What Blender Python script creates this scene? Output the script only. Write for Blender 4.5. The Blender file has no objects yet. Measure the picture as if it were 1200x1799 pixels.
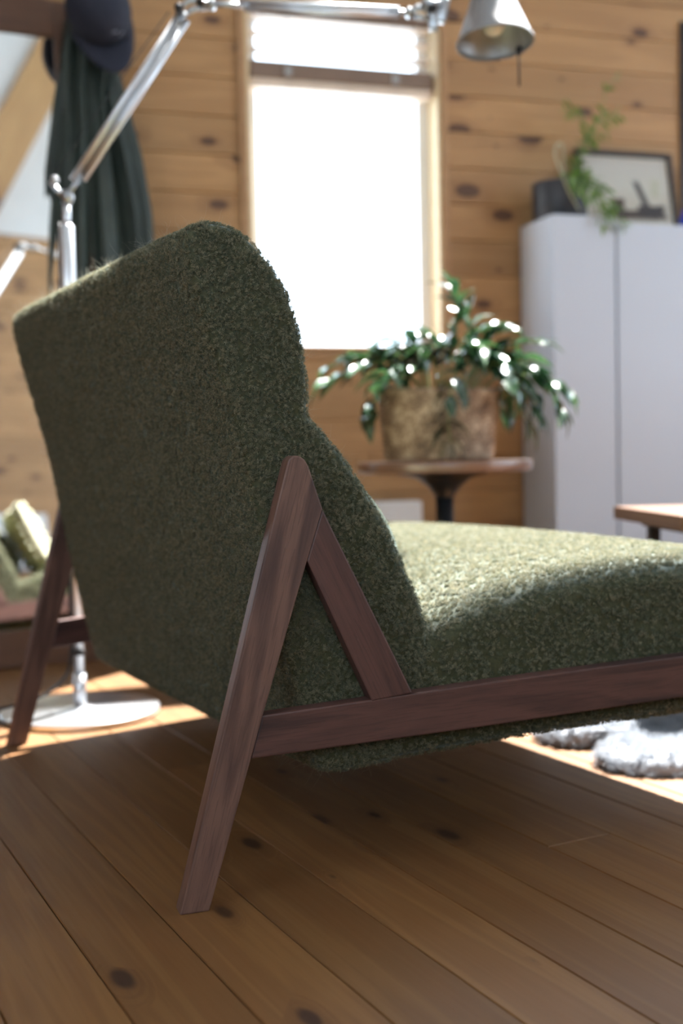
import bpy, bmesh, math, random
from mathutils import Vector, Matrix, Euler
from mathutils.geometry import tessellate_polygon
import numpy as np
from math import radians, sin, cos, pi, sqrt, atan2, atan, tan

C = bpy.context.scene.collection
scene = bpy.context.scene
random.seed(7)
rng = np.random.default_rng(7)

# ------------------------------------------------------------------ camera
PITCH, ROLL = radians(2.918), 0.02102
cam_d = bpy.data.cameras.new('camera')
cam = bpy.data.objects.new('camera', cam_d)
C.objects.link(cam)
scene.camera = cam
cam_d.sensor_fit = 'VERTICAL'
cam_d.sensor_height = 36.0
cam_d.lens = 2050 / 1799 * 36.0
cam_d.clip_start = 0.05
cam_d.clip_end = 300
cam_d.dof.use_dof = True
cam_d.dof.focus_distance = 1.36
cam_d.dof.aperture_fstop = 2.6
cam.matrix_world = Matrix.Translation((0, 0, 0.537)) @ Matrix.Rotation(pi / 2 - PITCH, 4, 'X') @ Matrix.Rotation(-ROLL, 4, 'Z')

# ------------------------------------------------------------------ world, sun, exposure
wld = bpy.data.worlds.new('sky')
scene.world = wld
wld.use_nodes = True
bg = wld.node_tree.nodes['Background']
bg.inputs[0].default_value = (0.68, 0.84, 1.0, 1)
bg.inputs[1].default_value = 10.0

SUN_AZ, SUN_EL = radians(30), radians(58)
sun_d = bpy.data.lights.new('sun', 'SUN')
sun_d.energy = 78
sun_d.angle = radians(1.0)
sun_d.color = (1.0, 0.98, 0.955)
sun = bpy.data.objects.new('sun', sun_d)
C.objects.link(sun)
sdir = Vector((sin(SUN_AZ) * cos(SUN_EL), cos(SUN_AZ) * cos(SUN_EL), sin(SUN_EL)))
sun.rotation_euler = sdir.to_track_quat('Z', 'Y').to_euler()
sun.location = (3, 6, 6)

scene.view_settings.view_transform = 'Standard'
scene.view_settings.look = 'None'
scene.view_settings.gamma = 1
scene.view_settings.use_curve_mapping = False
scene.view_settings.exposure = -0.75
scene.cycles.use_denoising = True
scene.cycles.max_bounces = 10
scene.cycles.diffuse_bounces = 6
scene.cycles.glossy_bounces = 5
scene.cycles.transparent_max_bounces = 16
scene.cycles.sample_clamp_indirect = 8
scene.cycles.caustics_reflective = False
scene.cycles.caustics_refractive = False

# room frame: e along the window wall, n away from the camera
RA = radians(17)
WD = Vector((cos(RA), sin(RA), 0))
WN = Vector((-sin(RA), cos(RA), 0))
def R(e, n, z=0.0):
    return WD * e + WN * n + Vector((0, 0, z))
N0 = 3.355             # face of the window wall
KW = N0 / 3.2155
def wz(z): return .537 + (z - .537) * KW
def we(e): return e * KW
NR = -1.6              # face of the rear wall
EL, ER = -1.7, 3.9     # side walls
ZC = 5.7

def portal(name, loc, w, h, direction):
    d = bpy.data.lights.new(name, 'AREA')
    d.shape = 'RECTANGLE'; d.size = w; d.size_y = h
    d.cycles.is_portal = True
    o = bpy.data.objects.new(name, d); C.objects.link(o)
    o.location = loc
    o.rotation_euler = (-Vector(direction)).to_track_quat('Z', 'Y').to_euler()
    return o
W1 = (we(0.73), we(1.31), wz(0.826), 1.86)
W2 = (we(2.155), 3.7, wz(1.26), 1.86)
W5 = (1.02, 3.86, 2.01, 5.178)      # unseen opening above the frame, added and sized to admit sun
W3 = (-1.2, 0.7, 0.9, 2.3)      # rear wall, unseen window added for fill light
W6 = (-1.0, 0.7, 0.75, 2.15)  # left wall, unseen window added to brighten the chair back
W4 = (-0.6, 2.4, 0.6, 2.2)        # right wall, unseen window added for cool fill, measured along n
portal('daylight_window', R((W1[0] + W1[1]) / 2, N0 + .16, (W1[2] + W1[3]) / 2), W1[1] - W1[0], W1[3] - W1[2], -WN)
portal('daylight_added_high', R((W5[0] + W5[1]) / 2, N0 + .16, (W5[2] + W5[3]) / 2), W5[1] - W5[0], W5[3] - W5[2], -WN)
portal('daylight_side_window', R((W2[0] + W2[1]) / 2, N0 + .16, (W2[2] + W2[3]) / 2), W2[1] - W2[0], W2[3] - W2[2], -WN)
portal('daylight_added_rear', R((W3[0] + W3[1]) / 2, NR - .16, (W3[2] + W3[3]) / 2), W3[1] - W3[0], W3[3] - W3[2], WN)
portal('daylight_added_left', R(EL - .16, (W6[0] + W6[1]) / 2, (W6[2] + W6[3]) / 2), W6[1] - W6[0], W6[3] - W6[2], WD)
portal('daylight_added_right', R(ER + .16, (W4[0] + W4[1]) / 2, (W4[2] + W4[3]) / 2), W4[1] - W4[0], W4[3] - W4[2], -WD)

# ------------------------------------------------------------------ material helpers
class NT:
    def __init__(s, name):
        s.m = bpy.data.materials.new(name); s.m.use_nodes = True
        s.t = s.m.node_tree; s.n = s.t.nodes; s.l = s.t.links
        s.b = s.n['Principled BSDF']
    def N(s, t, **kw):
        nd = s.n.new(t)
        for k, v in kw.items():
            if k.startswith('i_'):
                key = k[2:]
                key = int(key) if key.isdigit() else key.replace('_', ' ')
                nd.inputs[key].default_value = v
            else: setattr(nd, k, v)
        return nd
    def L(s, a, ao, b, bi):
        s.l.new(a.outputs[ao], b.inputs[bi])
    def math(s, op, a, b=None, c=None, clamp=False):
        nd = s.n.new('ShaderNodeMath'); nd.operation = op; nd.use_clamp = clamp
        for i, x in enumerate((a, b, c)):
            if x is None: continue
            if isinstance(x, (int, float)): nd.inputs[i].default_value = x
            else: s.l.new(x, nd.inputs[i])
        return nd.outputs[0]
    def mix(s, fac, a, b, blend='MIX'):
        nd = s.n.new('ShaderNodeMix'); nd.data_type = 'RGBA'; nd.blend_type = blend
        for sock, x in ((nd.inputs['Factor'], fac), (nd.inputs['A'], a), (nd.inputs['B'], b)):
            if isinstance(x, (int, float)): sock.default_value = x
            elif isinstance(x, tuple): sock.default_value = (*x, 1) if len(x) == 3 else x
            else: s.l.new(x, sock)
        return nd.outputs['Result']
    def ramp(s, fac, stops):
        nd = s.n.new('ShaderNodeValToRGB')
        while len(nd.color_ramp.elements) < len(stops): nd.color_ramp.elements.new(.5)
        for e, (p, c) in zip(nd.color_ramp.elements, stops):
            e.position = p; e.color = (*c, 1) if len(c) == 3 else c
        s.l.new(fac, nd.inputs[0]); return nd.outputs[0]
    def set(s, **kw):
        for k, v in kw.items():
            i = s.b.inputs[k.replace('_', ' ')]
            if hasattr(v, 'is_linked'): s.l.new(v, i)
            else: i.default_value = (*v, 1) if isinstance(v, tuple) and len(v) == 3 else v
    def bump(s, h, strength=.3, dist=.002, normal=None):
        nd = s.n.new('ShaderNodeBump'); nd.inputs['Strength'].default_value = strength
        nd.inputs['Distance'].default_value = dist
        s.l.new(h, nd.inputs['Height']); s.l.new(nd.outputs[0], s.b.inputs['Normal'])

def simple(name, col, rough=.5, metal=0.0, spec=.5, noise=0.0, nscale=40.0, coat=0.0):
    m = NT(name)
    m.set(Roughness=rough, Metallic=metal, Base_Color=col)
    m.b.inputs['Specular IOR Level'].default_value = spec
    m.b.inputs['Coat Weight'].default_value = coat
    if noise:
        tc = m.N('ShaderNodeTexCoord'); nz = m.N('ShaderNodeTexNoise', i_Scale=nscale, i_Detail=4.0)
        m.L(tc, 'Object', nz, 'Vector')
        d = tuple(c * (1 - noise) for c in col); b = tuple(min(1, c * (1 + noise)) for c in col)
        m.set(Base_Color=m.ramp(nz.outputs[0], [(.3, d), (.7, b)]))
        m.bump(nz.outputs[0], .15, .001)
    return m.m

def pine(name, light, mid, dark, knot, rough=.42, knot_scale=(1.7, 7.0), tint=.25, coat=0.0, knots=1.0):
    """knotty pine: local x is the grain direction, each board offset by its own random"""
    m = NT(name)
    tc = m.N('ShaderNodeTexCoord'); oi = m.N('ShaderNodeObjectInfo')
    off = m.N('ShaderNodeVectorMath', operation='SCALE'); off.inputs[0].default_value = (37.1, 19.7, 11.3)
    m.L(oi, 'Random', off, 'Scale')
    add = m.N('ShaderNodeVectorMath', operation='ADD'); m.L(tc, 'Object', add, 0); m.L(off, 0, add, 1)
    # knots
    kmap = m.N('ShaderNodeMapping'); kmap.inputs['Scale'].default_value = (knot_scale[0], knot_scale[1], knot_scale[1] * .3)
    m.L(add, 0, kmap, 'Vector')
    vo = m.N('ShaderNodeTexVoronoi', i_Scale=1.0, i_Randomness=1.0); vo.voronoi_dimensions = '2D'
    kmap.inputs['Location'].default_value = (0.3, .2, 0)
    m.L(kmap, 0, vo, 'Vector')
    d = vo.outputs['Distance']
    # a random size per cell
    sep = m.N('ShaderNodeSeparateColor'); m.L(vo, 'Color', sep, 0)
    size = m.math('MULTIPLY_ADD', m.math('POWER', sep.outputs[0], 1.6), .20 * knots, -.015)
    kn = m.math('SUBTRACT', size, d); kn = m.math('MULTIPLY', kn, 22, clamp=True)
    halo = m.math('SUBTRACT', m.math('MULTIPLY', size, 2.3), d); halo = m.math('MULTIPLY', halo, 7, clamp=True)
    # grain: stretched noise, bent round the knots
    gmap = m.N('ShaderNodeMapping'); gmap.inputs['Scale'].default_value = (1.3, 22, 22)
    m.L(add, 0, gmap, 'Vector')
    bend = m.N('ShaderNodeVectorMath', operation='SCALE'); bend.inputs[0].default_value = (.2, 1.6, .6)
    m.l.new(halo, bend.inputs['Scale'])
    g2 = m.N('ShaderNodeVectorMath', operation='ADD'); m.L(gmap, 0, g2, 0); m.L(bend, 0, g2, 1)
    nz = m.N('ShaderNodeTexNoise', i_Scale=1.0, i_Detail=3.0, i_Distortion=.6); m.L(g2, 0, nz, 'Vector')
    fine = m.N('ShaderNodeMapping'); fine.inputs['Scale'].default_value = (6, 190, 190); m.L(add, 0, fine, 'Vector')
    nf = m.N('ShaderNodeTexNoise', i_Scale=1.0, i_Detail=2.0); m.L(fine, 0, nf, 'Vector')
    ring = m.math('SINE', m.math('MULTIPLY', nz.outputs[0], 34)); ring = m.math('MULTIPLY_ADD', ring, .5, .5)
    base = m.ramp(nz.outputs[0], [(.3, mid), (.5, light), (.72, mid)])
    c = m.mix(m.math('MULTIPLY', ring, .22), base, dark)
    c = m.mix(m.math('MULTIPLY', nf.outputs[0], .25), c, mid)
    # warm patches
    big = m.N('ShaderNodeTexNoise', i_Scale=2.0, i_Detail=1.0); m.L(add, 0, big, 'Vector')
    c = m.mix(m.math('MULTIPLY', big.outputs[0], .45), c, dark)
    c = m.mix(m.math('MULTIPLY', halo, .42), c, dark)
    c = m.mix(m.math('MULTIPLY', kn, .85), c, knot)
    # per-board brightness
    hv = m.N('ShaderNodeHueSaturation'); m.l.new(c, hv.inputs['Color'])
    m.l.new(m.math('MULTIPLY_ADD', oi.outputs['Random'], tint, 1 - tint / 2), hv.inputs['Value'])
    m.set(Base_Color=hv.outputs[0])
    m.set(Roughness=m.math('MULTIPLY_ADD', nf.outputs[0], .15, rough - .07))
    m.b.inputs['Coat Weight'].default_value = coat
    m.b.inputs['Coat Roughness'].default_value = .25
    m.bump(m.math('ADD', m.math('MULTIPLY', nf.outputs[0], .6), m.math('MULTIPLY', kn, -.5)), .12, .0012)
    return m.m

def walnut(name, light, dark, rough=.38):
    m = NT(name)
    tc = m.N('ShaderNodeTexCoord'); mp = m.N('ShaderNodeMapping'); mp.inputs['Scale'].default_value = (2.2, 26, 26)
    m.L(tc, 'UV', mp, 'Vector')
    nz = m.N('ShaderNodeTexNoise', i_Scale=1.0, i_Detail=5.0, i_Distortion=1.1); m.L(mp, 0, nz, 'Vector')
    mf = m.N('ShaderNodeMapping'); mf.inputs['Scale'].default_value = (18, 420, 420); m.L(tc, 'UV', mf, 'Vector')
    nf = m.N('ShaderNodeTexNoise', i_Scale=1.0, i_Detail=2.0); m.L(mf, 0, nf, 'Vector')
    c = m.ramp(nz.outputs[0], [(.32, dark), (.5, light), (.62, tuple(.6 * a + .4 * b for a, b in zip(light, dark))), (.75, light)])
    c = m.mix(m.math('MULTIPLY', m.math('GREATER_THAN', nf.outputs[0], .58), .35), c, dark)
    m.set(Base_Color=c, Roughness=rough)
    m.bump(nf.outputs[0], .25, .0006)
    return m.m

def wool(name, cols, sheen=.4, hair=True):
    m = NT(name)
    if hair:
        hi = m.N('ShaderNodeHairInfo'); c = m.ramp(hi.outputs['Random'], cols)
        tc = m.N('ShaderNodeTexCoord')
    else:
        tc = m.N('ShaderNodeTexCoord'); nz = m.N('ShaderNodeTexNoise', i_Scale=260.0, i_Detail=3.0); m.L(tc, 'Object', nz, 'Vector')
        c = m.ramp(nz.outputs[0], cols); m.bump(nz.outputs[0], .5, .002)
    m.set(Base_Color=c, Roughness=.55)
    m.b.inputs['Specular IOR Level'].default_value = .6 if hair else .2
    m.b.inputs['Sheen Weight'].default_value = sheen
    m.b.inputs['Sheen Roughness'].default_value = .4
    m.b.inputs['Sheen Tint'].default_value = (.76, 1, .95, 1)
    if hair:
        tl = m.N('ShaderNodeBsdfTranslucent'); m.l.new(c, tl.inputs[0]); mx = m.N('ShaderNodeMixShader', i_0=.42)
        m.L(m.b, 0, mx, 1); m.L(tl, 0, mx, 2); m.L(mx, 0, m.n['Material Output'], 0)
    return m.m

M = {}
M['floor'] = pine('pine floorboard', (.205, .100, .033), (.165, .073, .023), (.085, .034, .012), (.028, .012, .007), rough=.5, knot_scale=(3.4, 8.0), tint=.24, coat=.0, knots=.72)
M['wallpine'] = pine('pine wall plank', (.47, .270, .115), (.385, .210, .084), (.235, .112, .046), (.055, .022, .014), rough=.55, knot_scale=(4.2, 8.5), tint=.26, knots=1.15)
M['floor'].node_tree.nodes['Principled BSDF'].inputs['Specular IOR Level'].default_value = .3
M['beam'] = pine('pine beam', (.46, .28, .12), (.40, .23, .095), (.25, .125, .055), (.075, .03, .018), rough=.6, knot_scale=(2, 4), tint=.1)
M['trimwood'] = pine('pine trim', (.46, .27, .13), (.40, .22, .10), (.28, .14, .06), (.1, .04, .02), rough=.5, knot_scale=(1.5, 6), tint=.1, knots=.3)
M['reveal'] = pine('pine reveal with painted sun', (.78, .64, .42), (.74, .58, .36), (.60, .44, .25), (.3, .16, .08), rough=.4, knot_scale=(1.5, 6), tint=.05, knots=.2)  # trim pine made paler: sunlight on the reveal painted into its colour
M['walnut'] = walnut('walnut leg', (.155, .082, .058), (.050, .024, .020), rough=.55)
M['walnut_rail'] = walnut('walnut rail', (.098, .044, .034), (.030, .014, .013), rough=.5)
M['mirrorframe'] = walnut('dark stained frame', (.11, .048, .022), (.055, .024, .012), rough=.5)
M['tabletop'] = walnut('walnut table top', (.20, .105, .065), (.10, .05, .03), rough=.3)
M['tabletop'].node_tree.nodes['Principled BSDF'].inputs['Coat Weight'].default_value = 1.0
M['tabletop'].node_tree.nodes['Principled BSDF'].inputs['Coat Roughness'].default_value = .3
M['deskwood'] = walnut('walnut coffee table', (.19, .10, .055), (.10, .05, .028), rough=.3)
M['black'] = simple('black lacquer', (.012, .014, .018), .32, 0, .5)
M['blackmatte'] = simple('black rubber', (.012, .012, .013), .6)
M['alu'] = simple('brushed aluminium', (.72, .74, .77), .36, 1.0, noise=.03, nscale=90)
M['aludark'] = simple('cast aluminium joint', (.42, .44, .46), .35, 1.0, noise=.05, nscale=60)
M['chrome'] = simple('satin steel', (.80, .82, .85), .3, 1.0)
M['shade'] = simple('anodised aluminium shade', (.34, .34, .34), .45, .5, noise=.03, nscale=30)
M['shadein'] = simple('satin shade lining', (.42, .44, .45), .4, .6, noise=.03, nscale=30)
M['white'] = simple('white plaster', (.74, .74, .72), .8, noise=.03, nscale=6)
M['whitepaint'] = simple('white window paint', (.82, .83, .84), .35)
M['cabinet'] = simple('white lacquered cabinet', (.53, .575, .65), .38, noise=.01, nscale=4)
M['bulb'] = simple('frosted bulb', (.85, .85, .83), .25)
M['blind'] = simple('wooden blind slat', (.72, .58, .46), .45, noise=.08, nscale=12)
M['blindrail'] = simple('taupe blind rail', (.21, .14, .10), .5, noise=.08, nscale=12)
M['cord'] = simple('grey blind cord', (.35, .34, .33), .7)
M['heater'] = simple('white enamel heater', (.80, .80, .80), .4)
M['hat'] = simple('navy cotton twill', (.012, .015, .030), .8, noise=.2, nscale=120)
M['hatbadge'] = simple('pale embroidery', (.22, .22, .27), .8, noise=.4, nscale=400)
M['coat'] = simple('dark green waxed cotton', (.028, .042, .034), .55, noise=.18, nscale=18)
M['coatdark'] = simple('dark green sleeve cotton', (.022, .034, .029), .6, noise=.18, nscale=18)
M['pot'] = simple('charcoal ceramic', (.022, .024, .03), .45, noise=.1, nscale=20)
M['soil'] = simple('potting soil', (.035, .022, .014), .95, noise=.5, nscale=150)
M['stem'] = simple('green stem', (.16, .22, .06), .5)
M['vine'] = simple('pale vine', (.42, .40, .26), .5)
M['blue'] = simple('blue glass', (.02, .05, .42), .15)
M['picframe'] = simple('dark brown picture frame', (.030, .018, .013), .4)
M['mat'] = simple('cream mount', (.58, .54, .46), .8)
M['socketwhite'] = M['heater']
M['snow'] = simple('snow', (.80, .84, .88), .7)
M['rugbase'] = simple('sheepskin hide', (.30, .31, .33), .9)

m = NT('silvered glass'); m.set(Base_Color=(.86, .88, .87), Metallic=1.0, Roughness=.012); M['mirror'] = m.m
m = NT('window glass')
tr = m.N('ShaderNodeBsdfTransparent'); gl = m.N('ShaderNodeBsdfGlossy', i_Roughness=.02); fr = m.N('ShaderNodeMixShader', i_0=.05)
m.L(tr, 0, fr, 1); m.L(gl, 0, fr, 2); m.L(fr, 0, m.n['Material Output'], 0); M['glass'] = m.m

def leafmat(name, a, b, rough, trans):
    m = NT(name)
    tc = m.N('ShaderNodeTexCoord'); oi = m.N('ShaderNodeObjectInfo')
    nz = m.N('ShaderNodeTexNoise', i_Scale=30.0); m.L(tc, 'Object', nz, 'Vector')
    f = m.math('ADD', m.math('MULTIPLY', oi.outputs['Random'], .7), m.math('MULTIPLY', nz.outputs[0], .3))
    c = m.ramp(f, [(.2, a), (.9, b)])
    m.set(Base_Color=c, Roughness=rough)
    m.b.inputs['Specular IOR Level'].default_value = .8
    m.b.inputs['Coat Weight'].default_value = .8
    m.b.inputs['Coat Roughness'].default_value = .2
    tl = m.N('ShaderNodeBsdfTranslucent'); m.l.new(c, tl.inputs[0])
    mx = m.N('ShaderNodeMixShader', i_0=trans)
    m.L(m.b, 0, mx, 1); m.L(tl, 0, mx, 2); m.L(mx, 0, m.n['Material Output'], 0)
    return m.m
M['leaf'] = leafmat('glossy dark leaf', (.014, .042, .022), (.045, .115, .034), .16, .2)
M['leafbright'] = leafmat('fresh green leaf', (.10, .22, .03), (.22, .36, .06), .4, .35)

GREENS = [(0.0, (.042, .058, .026)), (.35, (.106, .115, .057)), (.65, (.200, .177, .094)), (1.0, (.37, .325, .20))]
M['woolhair'] = wool('green wool boucle', GREENS, sheen=.7)
M['woolbase'] = wool('green wool ground', [(.3, (.034, .040, .018)), (.7, (.070, .068, .030))], hair=False)
M['fuzz'] = wool('stray wool fibre', [(0, (.42, .42, .32)), (1, (.60, .58, .46))], sheen=.2)
M['rughair'] = wool('grey sheepskin wool', [(0, (.22, .24, .27)), (.6, (.32, .345, .385)), (1, (.43, .45, .48))], sheen=.2)
M['bobble'] = wool('cream bobble wool', [(.3, (.62, .58, .36)), (.7, (.78, .76, .60))], hair=False)
m = NT('basket seagrass')
tc = m.N('ShaderNodeTexCoord'); nz = m.N('ShaderNodeTexNoise', i_Scale=120.0, i_Detail=3.0); m.L(tc, 'Object', nz, 'Vector')
n2 = m.N('ShaderNodeTexNoise', i_Scale=28.0, i_Detail=2.0); m.L(tc, 'Object', n2, 'Vector')
m.set(Base_Color=m.ramp(m.math('ADD', m.math('MULTIPLY', nz.outputs[0], .5), m.math('MULTIPLY', n2.outputs[0], .5)), [(.34, (.10, .058, .034)), (.5, (.30, .20, .125)), (.62, (.56, .43, .30))]), Roughness=.6)
m.bump(nz.outputs[0], .4, .002)
M['seagrass'] = m.m

# ------------------------------------------------------------------ object helpers
def obj(name, bm, mat, parent=None, smooth=False, kind=None):
    if isinstance(bm, bpy.types.Mesh): me = bm
    else:
        me = bpy.data.meshes.new(name); bm.normal_update(); bm.to_mesh(me); bm.free()
    if mat is not None and not me.materials: me.materials.append(M[mat] if isinstance(mat, str) else mat)
    if smooth: me.shade_smooth()
    o = bpy.data.objects.new(name, me); C.objects.link(o)
    if parent is not None: o.parent = parent
    if kind: o['kind'] = kind
    return o
def tag(o, label, cat, group=None):
    o['label'] = label; o['category'] = cat
    if group: o['group'] = group
    return o
def thing(name, label, cat, loc=(0, 0, 0), rz=0.0, group=None):
    o = bpy.data.objects.new(name, None); C.objects.link(o)
    o.empty_display_size = .1
    o.location = loc; o.rotation_euler = (0, 0, rz)
    return tag(o, label, cat, group)
def box(bm, x0, x1, y0, y1, z0, z1, bev=0.0, mat=None):
    r = bmesh.ops.create_cube(bm, size=1)
    vs = r['verts']
    for v in vs:
        v.co = Vector((x0 if v.co.x < 0 else x1, y0 if v.co.y < 0 else y1, z0 if v.co.z < 0 else z1))
    if bev:
        es = list({e for v in vs for e in v.link_edges})
        rr = bmesh.ops.bevel(bm, geom=es, offset=bev, segments=2, affect='EDGES', profile=.6)
        vs = rr['verts'] if not mat else list({v for f in rr['faces'] for v in f.verts} | {v for v in vs if v.is_valid})
    if mat is not None:
        bmesh.ops.transform(bm, matrix=mat, verts=[v for v in vs if v.is_valid])
    return bm
def BX(*a, **k): return box(bmesh.new(), *a, **k)
def tube(bm, pts, rad, seg=10, caps=True):
    pts = [Vector(p) for p in pts]
    if not hasattr(rad, '__len__'): rad = [rad] * len(pts)
    rings = []; prev = None
    for i, p in enumerate(pts):
        t = (pts[min(i + 1, len(pts) - 1)] - pts[max(i - 1, 0)]).normalized()
        if prev is None:
            a = t.orthogonal().normalized()
        else:
            a = (prev - t * prev.dot(t)).normalized()
        prev = a; b = t.cross(a)
        rings.append([bm.verts.new(p + (a * cos(2 * pi * k / seg) + b * sin(2 * pi * k / seg)) * rad[i]) for k in range(seg)])
    for r0, r1 in zip(rings, rings[1:]):
        for k in range(seg):
            bm.faces.new((r0[k], r0[(k + 1) % seg], r1[(k + 1) % seg], r1[k]))
    if caps:
        bm.faces.new(rings[0][::-1]); bm.faces.new(rings[-1])
    return bm
def TB(*a, **k): return tube(bmesh.new(), *a, **k)
def lathe(prof, seg=48, close=False, bm=None, mtx=None):
    bm = bm or bmesh.new(); rings = []
    for r, z in prof:
        if r < 1e-6: rings.append([bm.verts.new((0, 0, z))])
        else: rings.append([bm.verts.new((r * cos(2 * pi * k / seg), r * sin(2 * pi * k / seg), z)) for k in range(seg)])
    for a, b in zip(rings, rings[1:]):
        for k in range(seg):
            k2 = (k + 1) % seg
            if len(a) == 1 and len(b) == 1: continue
            if len(a) == 1: bm.faces.new((a[0], b[k2], b[k]))
            elif len(b) == 1: bm.faces.new((a[k], a[k2], b[0]))
            else: bm.faces.new((a[k], a[k2], b[k2], b[k]))
    if mtx is not None: bmesh.ops.transform(bm, matrix=mtx, verts=[v for r in rings for v in r])
    return bm
def smooth_path(pts, n=6):
    pts = [Vector(p) for p in pts]; out = []
    P = [pts[0] * 2 - pts[1]] + pts + [pts[-1] * 2 - pts[-2]]
    for i in range(1, len(P) - 2):
        for k in range(n):
            t = k / n; a, b, c, d = P[i - 1], P[i], P[i + 1], P[i + 2]
            out.append(.5 * ((2 * b) + (c - a) * t + (2 * a - 5 * b + 4 * c - d) * t * t + (3 * b - a - 3 * c + d) * t ** 3))
    out.append(pts[-1]); return out
def aligned(dir_, loc):
    q = Vector(dir_).normalized().to_track_quat('Z', 'Y')
    return Matrix.Translation(loc) @ q.to_matrix().to_4x4()
def boxuv(me, axis_u=0):
    """metre-scaled uv: u along the chosen axis"""
    uv = me.uv_layers.new(name='uv')
    for p in me.polygons:
        for li in p.loop_indices:
            co = me.vertices[me.loops[li].vertex_index].co
            oth = [co[k] for k in range(3) if k != axis_u]
            n = p.normal; w = [abs(n[k]) for k in range(3) if k != axis_u]
            uv.data[li].uv = (co[axis_u], oth[0] if w[0] < w[1] else oth[1])

# ------------------------------------------------------------------ room shell
def slab_with_hole(a0, a1, z0, z1, holes, t, mtx):
    """wall slab in local (x along, y depth 0..t, z) with rectangular holes"""
    bm = bmesh.new()
    xs = sorted({a0, a1} | {h[0] for h in holes} | {h[1] for h in holes})
    zs = sorted({z0, z1} | {h[2] for h in holes} | {h[3] for h in holes})
    for xa, xb in zip(xs, xs[1:]):
        for za, zb in zip(zs, zs[1:]):
            xm, zm = (xa + xb) / 2, (za + zb) / 2
            if any(h[0] < xm < h[1] and h[2] < zm < h[3] for h in holes): continue
            box(bm, xa, xb, 0, t, za, zb)
    bmesh.ops.transform(bm, matrix=mtx, verts=bm.verts)
    return bm
def frame_m(origin, ang):
    return Matrix.Translation(origin) @ Matrix.Rotation(ang, 4, 'Z')
T = .016     # plank thickness
def planked_wall(name, origin, ang, a0, a1, z1, holes, zplank, pitch=.105, phase=.0, mat='wallpine', backmat='white', seed=1):
    rnd = random.Random(seed)
    mtx = frame_m(origin, ang)
    wall = obj(name, slab_with_hole(a0, a1, 0, z1, holes, .14, mtx @ Matrix.Translation((0, T, 0))), backmat)
    wall['kind'] = 'structure'
    k = 0; z = phase
    while z < zplank - .02:
        za, zb = max(z, 0.0), min(z + pitch, zplank)
        z += pitch
        if zb - za < .02: continue
        # cut the row round the openings: full-height runs and, where an opening ends inside the row, a lower or upper strip
        cutsx = sorted({a0 + .002, a1 - .002} | {h[0] for h in holes if h[2] < zb and h[3] > za} | {h[1] for h in holes if h[2] < zb and h[3] > za})
        runs = []
        for s0, s1 in zip(cutsx, cutsx[1:]):
            xm = (s0 + s1) / 2; ranges = [(za, zb)]
            for h in holes:
                if h[0] < xm < h[1]:
                    nr = []
                    for r0, r1 in ranges:
                        if h[3] <= r0 or h[2] >= r1: nr.append((r0, r1)); continue
                        if h[2] > r0: nr.append((r0, h[2]))
                        if h[3] < r1: nr.append((h[3], r1))
                    ranges = nr
            for r in ranges:
                if r[1] - r[0] > .006: runs.append((s0, s1, r[0], r[1]))
        for s0, s1, ra, rb in runs:
            cuts = [s0]
            x = s0 + rnd.uniform(.5, 1.9)
            while x < s1 - .35:
                cuts.append(x); x += rnd.uniform(1.1, 2.2)
            cuts.append(s1)
            for c0, c1 in zip(cuts, cuts[1:]):
                L = (c1 - c0) / 2 - .0008; H = (rb - ra) / 2
                dy = rnd.uniform(-.0006, .0006)
                bm = bmesh.new()
                g = min(.0025, H * .4)
                prof = [(T, -H + .0004), (.003, -H + .0004), (.0, -H + g), (.0, H - g), (.003, H - .0004), (T, H - .0004)]
                va = [bm.verts.new((-L, y + dy, zz)) for y, zz in prof]
                vb = [bm.verts.new((L, y + dy, zz)) for y, zz in prof]
                n = len(prof)
                for i in range(n):
                    j = (i + 1) % n
                    bm.faces.new((va[i], va[j], vb[j], vb[i]))
                bm.faces.new(va[::-1]); bm.faces.new(vb)
                o = obj('plank', bm, mat, wall)
                # mesh turned so that local x is the grain and y runs across the board
                for v in o.data.vertices: v.co = Vector((v.co.x, v.co.z, -v.co.y))
                o.matrix_local = mtx @ Matrix.Translation(((c0 + c1) / 2, 0, (ra + rb) / 2)) @ Matrix.Rotation(pi / 2, 4, 'X')
    return wall

wall_w = planked_wall('wall_window', R(0, N0), RA, EL, ER, ZC, [W1, W2, W5], 5.6, pitch=.1096, phase=-.0245, seed=5)
wall_r = planked_wall('wall_rear', R(0, NR), RA + pi, -ER, -EL, ZC, [(-W3[1], -W3[0], W3[2], W3[3])], 3.23, phase=-.03, seed=9)
wall_l = planked_wall('wall_left', R(EL, 0), RA + pi / 2, NR, N0, ZC, [W6], 2.38, phase=-.03, seed=11)
wall_rt = planked_wall('wall_right', R(ER, 0), RA - pi / 2, -N0, -NR, ZC, [(-W4[1], -W4[0], W4[2], W4[3])], 2.38, phase=-.03, seed=12)
ceil = obj('ceiling', slab_with_hole(EL - .15, ER + .15, NR - .15, N0 + .15, [], .1, frame_m((0, 0, ZC + .1), RA) @ Matrix.Rotation(-pi / 2, 4, 'X')), 'white')
ceil['kind'] = 'structure'

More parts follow.
